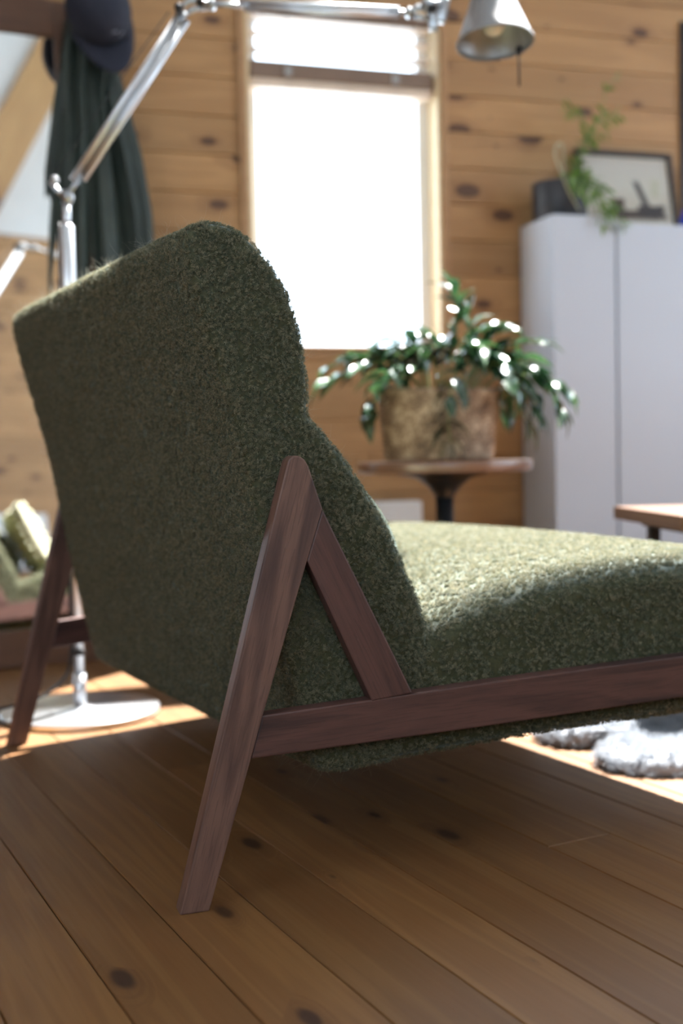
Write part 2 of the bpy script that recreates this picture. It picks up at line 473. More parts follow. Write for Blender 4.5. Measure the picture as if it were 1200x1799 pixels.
# floor: boards at their own angle, clipped to the room
FB = radians(27.5)
fb_dir = Vector((-sin(FB), cos(FB), 0)); fb_ac = Vector((cos(FB), sin(FB), 0))
floor = obj('floor', BX(EL - .15, ER + .15, NR - .15, N0 + .15, -.12, -.022, mat=frame_m((0, 0, 0), RA)), 'trimwood')
floor['kind'] = 'structure'
def clip_poly(poly, nrm, d):
    out = []
    for i in range(len(poly)):
        a, b = poly[i], poly[(i + 1) % len(poly)]
        da, db = a.dot(nrm) - d, b.dot(nrm) - d
        if da <= 0: out.append(a)
        if da * db < 0: out.append(a + (b - a) * (da / (da - db)))
    return out
corners = [R(EL, NR), R(ER, NR), R(ER, N0), R(EL, N0)]
acs = [c.dot(fb_ac) for c in corners]; als = [c.dot(fb_dir) for c in corners]
PW = .1065
rnd = random.Random(3)
i0 = math.floor((min(acs) - .316) / PW)
i = i0
while .316 + i * PW < max(acs):
    a = .316 + i * PW; i += 1
    l = min(als) - rnd.uniform(0, 2)
    while l < max(als):
        L = rnd.uniform(1.6, 3.4)
        if a < 1.2 and a > 0 and rnd.random() < .5: L = rnd.uniform(2.2, 3.8)
        g = .0006
        q = [fb_dir * l0 + fb_ac * a0 for l0, a0 in ((l + g, a + g), (l + L - g, a + g), (l + L - g, a + PW - g), (l + g, a + PW - g))]
        l += L
        for nrm, d in ((WD, ER - .001), (-WD, -EL - .001), (WN, N0 - .001), (-WN, -NR - .001)):
            if len(q) < 3: break
            q = clip_poly(q, nrm, d)
        if len(q) < 3: continue
        cen = sum(q, Vector()) / len(q)
        area = sum((q[k].cross(q[(k + 1) % len(q)])).z for k in range(len(q))) / 2
        if abs(area) < .002: continue
        if area < 0: q = q[::-1]
        inv = Matrix.Rotation(-(FB + pi / 2), 4, 'Z')
        loc = [inv @ (p - cen) for p in q]
        bm = bmesh.new(); dz = rnd.uniform(-.0004, .0002)
        lo = [bm.verts.new((p.x, p.y, -.021)) for p in loc]
        md = [bm.verts.new((p.x, p.y, -.0016)) for p in loc]
        cc = sum(loc, Vector()) / len(loc)
        hi = []
        for p in loc:
            v = p - cc; s = Vector((v.x and math.copysign(.0012, v.x), v.y and math.copysign(.0012, v.y), 0))
            hi.append(bm.verts.new((p.x - s.x, p.y - s.y, dz)))
        nq = len(loc)
        for k in range(nq):
            j = (k + 1) % nq
            bm.faces.new((lo[k], lo[j], md[j], md[k])); bm.faces.new((md[k], md[j], hi[j], hi[k]))
        bm.faces.new(hi); bm.faces.new(lo[::-1])
        o = obj('floorboard', bm, 'floor', floor)
        o.matrix_local = Matrix.Translation(cen) @ Matrix.Rotation(FB + pi / 2, 4, 'Z')

bb = obj('baseboard_window', BX(EL, ER, -.012, 0, 0.0005, .075, bev=.003, mat=frame_m(R(0, N0), RA)), 'trimwood'); bb['kind'] = 'structure'
bb = obj('baseboard_rear', BX(EL, ER, 0, .012, 0.0005, .075, bev=.003, mat=frame_m(R(0, NR), RA)), 'trimwood'); bb['kind'] = 'structure'

# snowy slope outdoors
bm = bmesh.new()
for k in range(13):
    x = -30 + k * 5; h = 6.2 - .16 * x + .5 * sin(x * .4)
    bm.verts.new((x, 42, h - 3)); bm.verts.new((x, 20, -4)); bm.verts.new((x, 70, -4))
bm.verts.ensure_lookup_table()
for k in range(12):
    a = 3 * k
    bm.faces.new([bm.verts[j] for j in (a + 1, a + 4, a + 3, a)]); bm.faces.new([bm.verts[j] for j in (a, a + 3, a + 5, a + 2)])
o = obj('ground_slope', bm, 'snow', smooth=True); o['kind'] = 'structure'

# windows
def window(name, e0, e1, z0, z1, origin, ang, lining, frame_mat, fw=.055, rev=.12, casing=.022, frame_depth=.05, mull=()):
    mtx = frame_m(origin, ang)
    bm = bmesh.new(); t = .012
    w = bpy.data.objects.new(name, None); C.objects.link(w); w['kind'] = 'structure'
    # lining boards
    for nm, a in (('reveal_board', (e0 - .0, e0 + t, -.004, rev, z0, z1)), ('reveal_board', (e1 - t, e1, -.004, rev, z0, z1)),
                  ('reveal_board', (e0 + t, e1 - t, -.004, rev, z1 - t, z1)), ('window_sill', (e0 + t, e1 - t, -.02, rev, z0, z0 + t))):
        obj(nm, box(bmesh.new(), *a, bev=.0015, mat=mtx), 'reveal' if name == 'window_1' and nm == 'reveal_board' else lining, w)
    # casing
    for a in ((e0 - casing, e0 - .001, -.012, -.0008, z0 - casing, z1 + casing), (e1 + .001, e1 + casing, -.012, -.0008, z0 - casing, z1 + casing),
              (e0, e1, -.012, -.0008, z1 + .001, z1 + casing), (e0, e1, -.012, -.0008, z0 - casing, z0 - .001)):
        obj('casing', box(bmesh.new(), *a, bev=.002, mat=mtx), lining, w)
    x0, x1, y0, y1 = e0 + t, e1 - t, rev - frame_depth, rev
    fz0, fz1 = z0 + t, z1 - t
    bm = bmesh.new()
    for a in ((x0, x0 + fw, y0, y1, fz0, fz1), (x1 - fw, x1, y0, y1, fz0, fz1), (x0 + fw, x1 - fw, y0, y1, fz1 - fw, fz1), (x0 + fw, x1 - fw, y0, y1, fz0, fz0 + fw * .35)):
        box(bm, *a, bev=.003)
    for mx in mull: box(bm, mx - .025, mx + .025, y0, y1, fz0 + fw * .35, fz1 - fw, bev=.003)
    bmesh.ops.transform(bm, matrix=mtx, verts=bm.verts)
    obj('window_frame', bm, frame_mat, w)
    obj('pane', box(bmesh.new(), x0 + fw * .8, x1 - fw * .8, rev - .022, rev - .016, fz0 + .01, fz1 - fw * .8, mat=mtx), 'glass', w)
    return w
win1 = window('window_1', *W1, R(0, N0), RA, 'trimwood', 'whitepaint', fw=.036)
win2 = window('window_2', *W2, R(0, N0), RA, 'black', 'black', fw=.05, casing=.045)
win5 = window('added_sun_window', *W5, R(0, N0), RA, 'trimwood', 'whitepaint', fw=.03)
win3 = window('added_rear_window', -W3[1], -W3[0], W3[2], W3[3], R(0, NR), RA + pi, 'trimwood', 'whitepaint', mull=(.3,))
win6 = window('added_left_window', *W6, R(EL, 0), RA + pi / 2, 'trimwood', 'whitepaint', mull=(-.15,))
win4 = window('added_right_window', -W4[1], -W4[0], W4[2], W4[3], R(ER, 0), RA - pi / 2, 'trimwood', 'whitepaint', mull=(-.7,))

# rear-wall rafter and heater (seen in the mirror)
d = Vector((.47, 0, .885)).normalized()
bm = BX(-.80, 1.12, -.07, .07, -.15, .15, bev=.006)
o = obj('trim_1', bm, 'beam'); o['kind'] = 'structure'
o.matrix_world = frame_m(R(0, NR + .075), RA) @ Matrix.Translation((1.95, 0, 4.03)) @ Matrix.Rotation(-atan2(.885, .47), 4, 'Y')

# ------------------------------------------------------------------ wall heater below the window + heater on the rear wall
def heater(label, origin, ang, x0, x1, z0, z1, grp=None):
    t = thing('panel_heater', label, 'heater', origin, ang)
    obj('heater_body', BX(x0, x1, -.055, -.006, z0, z1, bev=.006), 'heater', t)
    bm = bmesh.new()
    n = int((x1 - x0 - .06) / .016)
    for k in range(n):
        xx = x0 + .03 + k * .016
        box(bm, xx, xx + .008, -.045, -.015, z1 - .001, z1 + .0015)
    obj('top_grille', bm, 'cord', t)
    for xx in (x0 + .06, x1 - .08): obj('wall_bracket', BX(xx, xx + .02, -.0075, .001, z0 + .03, z1 - .03), 'heater', t)
    return t
heater('white panel heater on the plank wall below the window', R(0, N0 - .003), RA, .84, we(1.212), .13, wz(.393))
heater('white panel heater on the rear wall, seen in the mirror', R(0, NR + .004), RA + pi, -1.95, -1.45, .82, 1.20)

# ------------------------------------------------------------------ venetian blind
bl = thing('venetian_blind', 'wooden venetian blind raised to the top of the bright window', 'blind', R(0, N0), RA)
bx0, bx1 = W1[0] + .018, W1[1] - .020
zb = wz(1.578)
bm = BX(bx0, bx1, .012, .062, zb - .016, zb + .010, bev=.003); obj('bottom_slat', bm, 'blind', bl)
obj('bottom_rail', BX(bx0, bx1, .008, .062, zb + .011, zb + .059, bev=.004), 'blindrail', bl)
z = zb + .094
first = None
while z < 1.815:
    if first is None:
        bm = bmesh.new()
        for k in range(7):
            y = .010 + k * .0085; c = .0022 * (1 - ((k - 3) / 3) ** 2)
            for x in (bx0, bx1):
                bm.verts.new((x, y, c)); bm.verts.new((x, y, c + .003))
        bm.verts.ensure_lookup_table(); V = bm.verts
        for k in range(6):
            a = 4 * k
            for q in ((a, a + 2, a + 6, a + 4), (a + 1, a + 5, a + 7, a + 3), (a, a + 4, a + 5, a + 1), (a + 2, a + 3, a + 7, a + 6)):
                bm.faces.new([V[j] for j in q])
        bm.faces.new([V[j] for j in (0, 1, 3, 2)]); bm.faces.new([V[j] for j in (24, 26, 27, 25)])
        first = obj('slat', bm, 'blind', bl); o = first
    else:
        o = first.copy(); C.objects.link(o); o.parent = bl
    o.location = (0, 0, z); z += .047
for ex in (we(.855), we(1.175)):
    for yy in (.009, .064): obj('ladder_cord', TB([(ex, yy, zb), (ex, yy, 1.83)], .0012, 6), 'cord', bl)
    obj('cord_clip', BX(ex - .012, ex + .012, .002, .008, zb + .018, zb + .045, bev=.002), 'cord', bl)
obj('head_rail', BX(bx0, bx1, .010, .066, 1.822, 1.846, bev=.003), 'blindrail', bl)

# ------------------------------------------------------------------ leaning mirror
MA = radians(26)
mir = thing('floor_mirror', 'large floor mirror in a dark wood frame leaning at left', 'mirror', (-.8025, 2.9916, 0), MA)
TH = radians(6)
tilt = Matrix.Rotation(-TH, 4, 'X')
def mpart(name, x0, x1, z0, z1, y0, y1, mat, bev=.003, ax=0):
    bm = BX(x0, x1, y0, y1, z0, z1, bev=bev)
    o = obj(name, bm, mat, mir)
    if mat == 'mirrorframe': boxuv(o.data, ax)
    o.matrix_local = tilt
    return o
mx0, mx1, mz0, mz1 = -.74, .240, .002, 1.785
mpart('bottom_rail', mx0 + .0945, mx1 - .0945, mz0, .098, -.0, .035, 'mirrorframe')
mpart('top_rail', mx0 + .0945, mx1 - .0945, 1.684, mz1, -.0, .035, 'mirrorframe')
mpart('stile', mx0, mx0 + .094, mz0, mz1, -.0, .035, 'mirrorframe', ax=2)
mpart('stile', mx1 - .094, mx1, mz0, mz1, -.0, .035, 'mirrorframe', ax=2)
mpart('mirror_glass', mx0 + .08, mx1 - .08,   .09, 1.69, .010, .014, 'mirror', bev=0)
mpart('back_board', mx0 + .07, mx1 - .07, .08, 1.70, .016, .022, 'blackmatte', bev=0)

# ------------------------------------------------------------------ lounge chair
CH = Vector((-.1823, 1.3447, 0)); CW = .9399
PHI = radians(27.816); FL = radians(9)
chair = thing('lounge_chair', 'green boucle wing lounge chair with dark walnut A-shaped legs', 'chair', CH, PHI)
def side_pt(s, z, inset, far=False):
    u = s * cos(FL) + inset * sin(FL); v = -s * sin(FL) + inset * cos(FL)
    return Vector((u, CW - v if far else v, z))
NI, FI = .030, .004
def PW3(s, z, w):
    a = side_pt(s, z, NI); b = side_pt(s, z, FI, True)
    return a.lerp(b, w)
def chaikin(p, n, closed=True):
    for _ in range(n):
        q = []
        for i in range(len(p)):
            a, b = p[i], p[(i + 1) % len(p)]
            q += [(.75 * a[0] + .25 * b[0], .75 * a[1] + .25 * b[1]), (.25 * a[0] + .75 * b[0], .25 * a[1] + .75 * b[1])]
        p = q
    return p
def resample(p, n):
    p = np.array(p + [p[0]]); d = np.r_[0, np.cumsum(np.hypot(*np.diff(p, axis=0).T))]
    t = np.linspace(0, d[-1], n, endpoint=False)
    return np.c_[np.interp(t, d, p[:, 0]), np.interp(t, d, p[:, 1])]
def shrink(P, r):
    # clockwise/ccw independent inward offset
    T_ = np.roll(P, -2, 0) - np.roll(P, 2, 0); T_ /= np.maximum(np.hypot(*T_.T)[:, None], 1e-9)
    nrm = np.c_[-T_[:, 1], T_[:, 0]]
    area = np.sum(P[:, 0] * np.roll(P[:, 1], -1) - np.roll(P[:, 0], -1) * P[:, 1])
    return P + nrm * r * (1 if area > 0 else -1)
def loft(sections):
    """sections: list of (w, Nx2 array)"""
    bm = bmesh.new(); rings = []
    for w, P in sections:
        rings.append([bm.verts.new(PW3(s, z, w)) for s, z in P])
    n = len(rings[0])
    for a, b in zip(rings, rings[1:]):
        for k in range(n):
            j = (k + 1) % n
            bm.faces.new((a[k], a[j], b[j], b[k]))
    for ring, P in ((rings[0], sections[0][1]), (rings[-1], sections[-1][1])):
        for tri in tessellate_polygon([[Vector((p[0], p[1], 0)) for p in P]]):
            bm.faces.new([ring[i] for i in tri])
    bmesh.ops.recalc_face_normals(bm, faces=bm.faces)
    return bm
def edge_sections(P, a0, r, sign=1, n=4):
    """rounded edge starting at across distance a0 (metres), growing inwards"""
    out = []
    for k in range(n + 1):
        t = pi / 2 * k / n
        out.append(((a0 + sign * r * (1 - cos(t))) / CW, shrink(P, r * (1 - sin(t)))))
    return out
NP = 150
back_line = [(.1658, .1385), (.1475, .215), (.1292, .292), (.104, .42), (.0795, .55), (.051, .651), (.037, .70), (.025, .748)]
wing_rest = [(.018, .782), (.022, .802), (.041, .811), (.061, .8100), (.081, .804), (.102, .787), (.124, .761), (.144, .725), (.156, .682), (.1630, .638), (.1645, .605), (.1625, .583),
             (.180, .565), (.209, .530), (.238, .487), (.267, .436), (.289, .386), (.308, .342), (.3175, .3066), (.3155, .275), (.301, .21), (.274, .151), (.262, .1455)]
mid_rest = [(.014, .785), (.018, .803), (.036, .810), (.055, .806), (.070, .795), (.082, .777), (.090, .755), (.098, .72), (.108, .68), (.118, .64), (.128, .60),
            (.134, .575), (.142, .55), (.155, .51), (.166, .47), (.178, .43), (.190, .39), (.200, .35), (.210, .31), (.218, .27), (.225, .21), (.230, .16), (.232, .145)]
def outl(rest):
    p = back_line + rest
    # subdivide then smooth with fixed index correspondence
    q = []
    for a, b in zip(p, p[1:] + p[:1]):
        for k in range(5):
            q.append((a[0] + (b[0] - a[0]) * k / 5, a[1] + (b[1] - a[1]) * k / 5))
    Q = np.array(q)
    for _ in range(2): Q = .25 * np.roll(Q, 1, 0) + .5 * Q + .25 * np.roll(Q, -1, 0)
    return Q
WG, MD = outl(wing_rest), outl(mid_rest)
secs = edge_sections(WG, 0, .011)
secs += [(.040 / CW, WG), (.056 / CW, .96 * WG + .04 * MD), (.070 / CW, .72 * WG + .28 * MD), (.085 / CW, .35 * WG + .65 * MD), (.105 / CW, MD), (.25, MD), (.5, MD)]
full = secs + [(1 - w, P) for w, P in reversed(secs[:-1])]
back = obj('backrest', loft(full), 'woolbase', chair, smooth=True)

# the cushion between the wings
cfront = [(.075, .775), (.100, .775), (.122, .755), (.137, .71), (.146, .66), (.148, .61), (.166, .572), (.212, .548), (.258, .520), (.300, .485), (.332, .44), (.346, .395), (.348, .355), (.335, .33), (.29, .315), (.22, .315), (.17, .40), (.12, .56), (.09, .68)]
CP = resample(chaikin(cfront, 3), 110)
cs = [( (.105 + a * 0) / CW, shrink(CP, .03)) for a in ()]
cs = edge_sections(CP, .088, .032, n=5) + [(.2, CP), (.35, CP), (.5, CP)]
cs = cs + [(1 - w, P) for w, P in reversed(cs[:-1])]
cush = obj('back_cushion', loft(cs), 'woolbase', chair, smooth=True)

seat_o = [(.20, .1475), (.262, .1437), (.334, .1495), (.4536, .1561), (.5572, .1612), (.6957, .1646), (.80, .169), (.855, .172), (.885, .180), (.900, .205), (.906, .245), (.906, .305), (.900, .347), (.880, .368),
          (.82, .3720),
          (.76, .3705), (.697, .3690), (.622, .3670), (.5343, .3580), (.442, .3390), (.384, .3225), (.322, .3065), (.26, .295), (.20, .285)]
SP = resample(chaikin(seat_o, 3), 150)
ss = edge_sections(SP, .002, .022, n=5)
def crown(P, h):
    Q = P.copy(); m_ = np.clip((Q[:, 1] - .22) / .08, 0, 1) * np.clip((Q[:, 0] - .2) / .2, 0, 1); Q[:, 1] += h * m_; return Q
ss += [(.06, crown(SP, .005)), (.2, crown(SP, .011)), (.35, crown(SP, .014)), (.5, crown(SP, .015))]
ss = ss + [(1 - w, P) for w, P in reversed(ss[:-1])]
seat = obj('seat', loft(ss), 'woolbase', chair, smooth=True)

def pile(o, count, length, child, crad, kink, froot, hair_mat, thick=.45, rough=.003, clump=.3, seed=1, freq=2.0, steps=4, tip=.6, brown=.0):
    me = o.data; me.materials.append(M[hair_mat])
    md = o.modifiers.new('pile', 'PARTICLE_SYSTEM'); ps = md.particle_system; s = ps.settings
    s.type = 'HAIR'; s.count = count; s.hair_length = length; s.emit_from = 'FACE'
    s.use_even_distribution = True; s.distribution = 'RAND'; ps.seed = seed
    s.hair_step = steps; s.display_step = 2; s.render_step = 3
    s.factor_random = .35 * length / 4 if False else 0.0
    s.brownian_factor = brown
    s.normal_factor = 1.0
    s.hair_length = length
    s.length_random = .35
    s.material = len(me.materials)
    if child:
        s.child_type = 'SIMPLE'; s.child_percent = 1; s.rendered_child_count = child
        s.child_radius = crad; s.child_roundness = .6
        s.clump_factor = clump; s.clump_shape = .2
        s.roughness_1 = rough; s.roughness_1_size = .01
        s.roughness_endpoint = rough; s.child_size_random = .2 if hasattr(s, 'child_size_random') else 0
        if kink:
            s.kink = 'CURL'; s.kink_amplitude = kink; s.kink_frequency = freq; s.kink_shape = .0
    s.radius_scale = .001 * thick; s.root_radius = 1.0; s.tip_radius = tip; s.use_close_tip = True
    return s
PILE = True
if PILE:
    pile(back, 80000, .0043, 6, .0026, .0012, 1, 'woolhair', thick=.46, seed=2, freq=3, tip=.6, clump=.5)
    pile(cush, 28000, .0043, 6, .0026, .0012, 1, 'woolhair', thick=.46, seed=3, freq=3, clump=.5)
    pile(seat, 56000, .0048, 6, .0028, .0014, 1, 'woolhair', thick=.52, seed=4, freq=3, tip=.6, clump=.6)
    pile(back, 16000, .0105, 0, 0, 0, 1, 'fuzz', thick=.10, seed=5, brown=.01)

# frame parts
def prism(poly, inset0, inset1, far, bev=.0022):
    """outline (s, z) pushed from inset0 (outer face) to inset1 (towards the shell)"""
    bm = bmesh.new()
    A = [bm.verts.new(side_pt(s, z, inset0, far)) for s, z in poly]
    B = [bm.verts.new(side_pt(s, z, inset1, far)) for s, z in poly]
    n = len(poly)
    bm.faces.new(A); bm.faces.new(B[::-1])
    for k in range(n):
        j = (k + 1) % n; bm.faces.new((A[k], B[k], B[j], A[j]))
    bmesh.ops.recalc_face_normals(bm, faces=bm.faces)
    if bev: bmesh.ops.bevel(bm, geom=[e for e in bm.edges], offset=bev, segments=2, affect='EDGES', profile=.6)
    return bm
def uv_dir(o, far, d):
    """uv with u along direction d=(ds,dz) of the side plane"""
    me = o.data; uv = me.uv_layers.new(name='uv'); L = math.hypot(*d); d = (d[0] / L, d[1] / L)
    for p in me.polygons:
        for li in p.loop_indices:
            c = me.vertices[me.loops[li].vertex_index].co
            y = (CW - c.y) if far else c.y
            s = c.x * cos(FL) - y * sin(FL); t = c.x * sin(FL) + y * cos(FL)
            a = s * d[0] + c.z * d[1]; b = -s * d[1] + c.z * d[0]
            uv.data[li].uv = (a, b + t * .7)
leg_p = [(-.0175, .0), (.0176, .0), (.0886, .226), (.1481, .4085), (.1690, .4700), (.1525, .5215), (.1475, .5300), (.1400, .5345), (.1330, .5345), (.1275, .5295), (.1245, .5210), (.093, .4085), (.0437, .226)]
strut_p = [(.1481, .4085), (.2275, .2310), (.2818, .2365), (.1690, .4700)]
rail_p = [(.0886, .2261), (.0735, .1753), (.40, .1855), (.6748, .1961), (.87, .2038), (.87, .2600), (.6752, .2527), (.40, .2415)]
fleg_p = [(.812, .2590), (.855, .2595), (.905, .0), (.873, .0), (.812, .206)]
for far in (False, True):
    for nm, poly, i0_, i1_, mt, d in (('rear_leg', leg_p, .0, .027, 'walnut', (.27, 1)), ('strut', strut_p, .0012, .026, 'walnut_rail', (-.46, 1)),
                                      ('side_rail', rail_p, .0025, .0275, 'walnut_rail', (1, .035)), ('front_leg', fleg_p, .0, .026, 'walnut', (-.2, 1))):
        sh = FI - NI if far else 0.0
        if nm == 'side_rail' : pass
        o = obj(nm, prism(poly, i0_ + (sh if False else 0) - (.014 if far else 0), i1_ - (.022 if far else 0), far), mt, chair)
        uv_dir(o, far, d)

# ------------------------------------------------------------------ bobble cushion on the seat (seen in the mirror)
cu = thing('throw_cushion', 'cream bobble cushion on the green seat, seen in the mirror', 'cushion', CH + Matrix.Rotation(PHI, 3, 'Z') @ Vector((.385, .80, .350)), PHI)
cu.scale = (.72, .72, .72)
bm = bmesh.new(); n = 14; g = {}
for sgn in (1, -1):
    for i in range(n + 1):
        for j in range(n + 1):
            x, y = 2 * i / n - 1, 2 * j / n - 1
            t = .058 * (max(0, (1 - x * x) * (1 - y * y))) ** .42
            if sgn == -1 and (i in (0, n) or j in (0, n)): g[(sgn, i, j)] = g[(1, i, j)]; continue
            k = 1 - .06 * (x * x * y * y) ** .5 * 0 - .05 * (1 - abs(x * y))
            g[(sgn, i, j)] = bm.verts.new((sgn * t, x * .19 * k, y * .17 * k))
    for i in range(n):
        for j in range(n):
            q = [g[(sgn, i, j)], g[(sgn, i + 1, j)], g[(sgn, i + 1, j + 1)], g[(sgn, i, j + 1)]]
            bm.faces.new(q if sgn == 1 else q[::-1])
tl = Matrix.Translation((0, 0, .165)) @ Matrix.Rotation(radians(-24), 4, 'Y')
bmesh.ops.transform(bm, matrix=tl, verts=bm.verts)
obj('cushion_cover', bm, 'bobble', cu, smooth=True)
bm = bmesh.new()
for i in range(9):
    for j in range(8):
        x, y = -0.86 + 1.72 * i / 8 + random.uniform(-.03, .03), -0.86 + 1.72 * j / 7 + random.uniform(-.03, .03)
        t = .058 * ((1 - x * x) * (1 - y * y)) ** .42
        for sg in (1, -1):
            bmesh.ops.create_icosphere(bm, subdivisions=2, radius=.014 * random.uniform(.85, 1.15), matrix=tl @ Matrix.Translation((sg * (t + .006), x * .183, y * .163)))
obj('bobbles', bm, 'bobble', cu, smooth=True, kind='stuff')

# ------------------------------------------------------------------ floor lamp
LY = 2.424
lamp = thing('floor_lamp', 'aluminium jointed-arm floor lamp standing behind the green chair', 'lamp', (-.556, LY, 0))
def lp(x, z, y=0.0): return Vector((x + .556, y, z))
obj('base', lathe([(0, .001), (.160, .001), (.1645, .004), (.1645, .012), (.162, .0145), (.03, .0155), (.024, .0185), (0, .0185)], 72), 'chrome', lamp, smooth=True).data.set_sharp_from_angle(angle=radians(30))
obj('pole', TB([lp(-.556, .016), lp(-.553, .93)], .0105, 20), 'alu', lamp, smooth=True)
obj('pole_collar', TB([lp(-.556, .016), lp(-.556, .085)], .0135, 20), 'alu', lamp, smooth=True)
obj('upper_sleeve', TB([lp(-.554, .60), lp(-.5525, 1.012), lp(-.5524, 1.016)], [.0155, .0155, .012], 20), 'alu', lamp, smooth=True)
obj('upper_rod', TB([lp(-.5525, 1.0), lp(-.5505, 1.062)], .0085, 16), 'alu', lamp, smooth=True)
J1, J2, J3 = lp(-.549, 1.073), lp(-.287, 1.449), lp(.158, 1.428)
jt = bmesh.new()
tube(jt, [J1 + Vector((0, -.012, 0)), J1 + Vector((0, .012, 0))], .012, 16)
tube(jt, [J1 + Vector((0, 0, -.014)), J1], .011, 14)
obj('lower_joint', jt, 'aludark', lamp, smooth=True)
# counter lever
a, b = J1 + Vector((-.006, -.002, -.002)), lp(-.583, 1.104)
lv = TB([a, b], .0052, 12); tube(lv, [b + Vector((.010, -.010, .004)), b + Vector((.010, .010, .004))], .0065, 12)
obj('counter_lever', lv, 'alu', lamp, smooth=True)
def arm(name, p, q, cut0, cut1, sep=.0098, r=.0068):
    d = (q - p).normalized(); side = Vector((-d.z, 0, d.x))
    p0, q0 = p + d * cut0, q - d * cut1
    for sg, ex in ((1, 0), (-1, .012)):
        obj(name, TB([p0 + side * sep * sg + d * ex, q0 + side * sep * sg], r, 14), 'alu', lamp, smooth=True)
    bm = bmesh.new()
    tube(bm, [p0 - d * .0, q0], .0045, 8)
    obj('arm_web', bm, 'aludark', lamp, smooth=True)
    obj('arm_end', TB([p, p0 + d * .02], .0052, 10), 'aludark', lamp, smooth=True)
    obj('arm_end', TB([q0 - d * .02, q], .0052, 10), 'aludark', lamp, smooth=True)
arm('lower_arm', J1, J2 + Vector((-.008, 0, -.012)), .034, .012)
arm('upper_arm', J2 + Vector((.030, 0, .006)), J3, .070, .020, sep=.006, r=.0062)
for p in (J2 + Vector((-.022, 0, -.004)), J2 + Vector((.022, 0, .008))):
    obj('elbow_knob', TB([p + Vector((0, -.014, 0)), p + Vector((0, .014, 0))], .0085, 14), 'blackmatte', lamp, smooth=True)
jt = bmesh.new()
tube(jt, [J2 + Vector((-.022, -.006, -.004)), J2 + Vector((.002, -.006, .010)), J2 + Vector((.045, -.006, .004))], .0055, 10)
tube(jt, [J2 + Vector((-.018, .006, -.014)), J2 + Vector((.01, .006, -.002)), J2 + Vector((.045, .006, .001))], .0055, 10)
tube(jt, [J2 + Vector((.045, -.014, .003)), J2 + Vector((.045, .014, .003))], .008, 12)
obj('elbow_joint', jt, 'aludark', lamp, smooth=True)
obj('tension_cable', TB(smooth_path([lp(-.583, 1.104), lp(-.48, 1.245), lp(-.33, 1.44)], 5), .0012, 6), 'blackmatte', lamp)
# head joint
H0 = lp(.205, 1.428)
jt = bmesh.new()
tube(jt, [J3, J3 + Vector((.02, 0, .010)), H0 + Vector((.005, 0, .006))], .0065, 12)
tube(jt, [J3 + Vector((.004, .0, -.006)), H0 + Vector((0, 0, -.014))], .005, 10)
tube(jt, [J3 + Vector((0, -.013, 0)), J3 + Vector((0, .013, 0))], .008, 12)
tube(jt, [J3 + Vector((.026, -.008, .0145)), H0 + Vector((.02, -.008, .012))], .009, 12)
obj('head_arm', jt, 'aludark', lamp, smooth=True)
jt = TB([H0 + Vector((0, -.016, .004)), H0 + Vector((0, .016, .004))], .0095, 14)
obj('head_knob', jt, 'blackmatte', lamp, smooth=True)
jt = bmesh.new()
box(jt, -.009, .009, -.011, .011, -.036, .016, bev=.003, mat=Matrix.Translation(H0 + Vector((.003, 0, .0))))
box(jt, -.010, .010, -.011, .011, -.026, .022, bev=.003, mat=Matrix.Translation(H0 + Vector((.023, 0, .004))) @ Matrix.Rotation(radians(14), 4, 'Y'))
obj('head_bracket', jt, 'aludark', lamp, smooth=True)
# shade: opening centre and axis (tilted towards the room)
SC = lp(.333, 1.363); ax = Vector((-.035, .12, 1)).normalized()
smx = aligned(ax, SC)
shape_o = [(.0800, .0), (.0795, .004), (.0755, .010), (.0300, .130), (.0270, .150), (.0255, .190), (.020, .194), (0, .194)]
shape_i = [(.0782, .0), (.0740, .010), (.0285, .128), (.0, .130)]
bm = lathe(shape_o, 64, mtx=smx); obj('shade', bm, 'shade', lamp, smooth=True)
bm = lathe([(.0800, 0), (.0782, 0)] + shape_i, 64, mtx=smx); bmesh.ops.reverse_faces(bm, faces=bm.faces); obj('shade_lining', bm, 'shadein', lamp, smooth=True)
bm = lathe([(0, .018), (.012, .020), (.021, .028), (.0245, .040), (.0225, .054), (.015, .072), (.013, .085), (.0, .086)], 32, mtx=smx)
obj('bulb', bm, 'bulb', lamp, smooth=True)
bm = lathe([(0, .084), (.0155, .084), (.0155, .128), (0, .128)], 24, mtx=smx); obj('bulb_socket', bm, 'blackmatte', lamp, smooth=True)
pr = smx @ Vector((-.066, -.028, .006))
bm = TB([pr, pr + Vector((0, -.001, -.075))], .0022, 10); tube(bm, [pr + Vector((0, 0, .004)), pr + Vector((0, 0, -.010))], .0065, 12)
obj('aiming_pin', bm, 'blackmatte', lamp, smooth=True)
# cable and strap
cab = smooth_path([lp(-.568, 1.02, .0), lp(-.571, .8, .004), lp(-.572, .5, .004), lp(-.571, .2, .002), lp(-.573, .115, -.002), lp(-.592, .072, -.01), lp(-.645, .040, -.03), lp(-.75, .020, -.06), lp(-.86, .006, -.03), lp(-1.0, .005, .05)], 8)
obj('power_cable', TB(cab, .0034, 8), 'blackmatte', lamp, smooth=True)
obj('cable_strap', lathe([(.0112, -.005), (.0135, -.005), (.0135, .005), (.0112, .005), (.0112, -.005)], 24, mtx=Matrix.Translation(lp(-.556, .131))), 'blackmatte', lamp)
bm = lathe([(.0, -.004), (.0060, -.004), (.0060, .004), (0, .004)], 12, mtx=Matrix.Translation(lp(-.570, .131))); obj('cable_strap', bm, 'blackmatte', lamp)

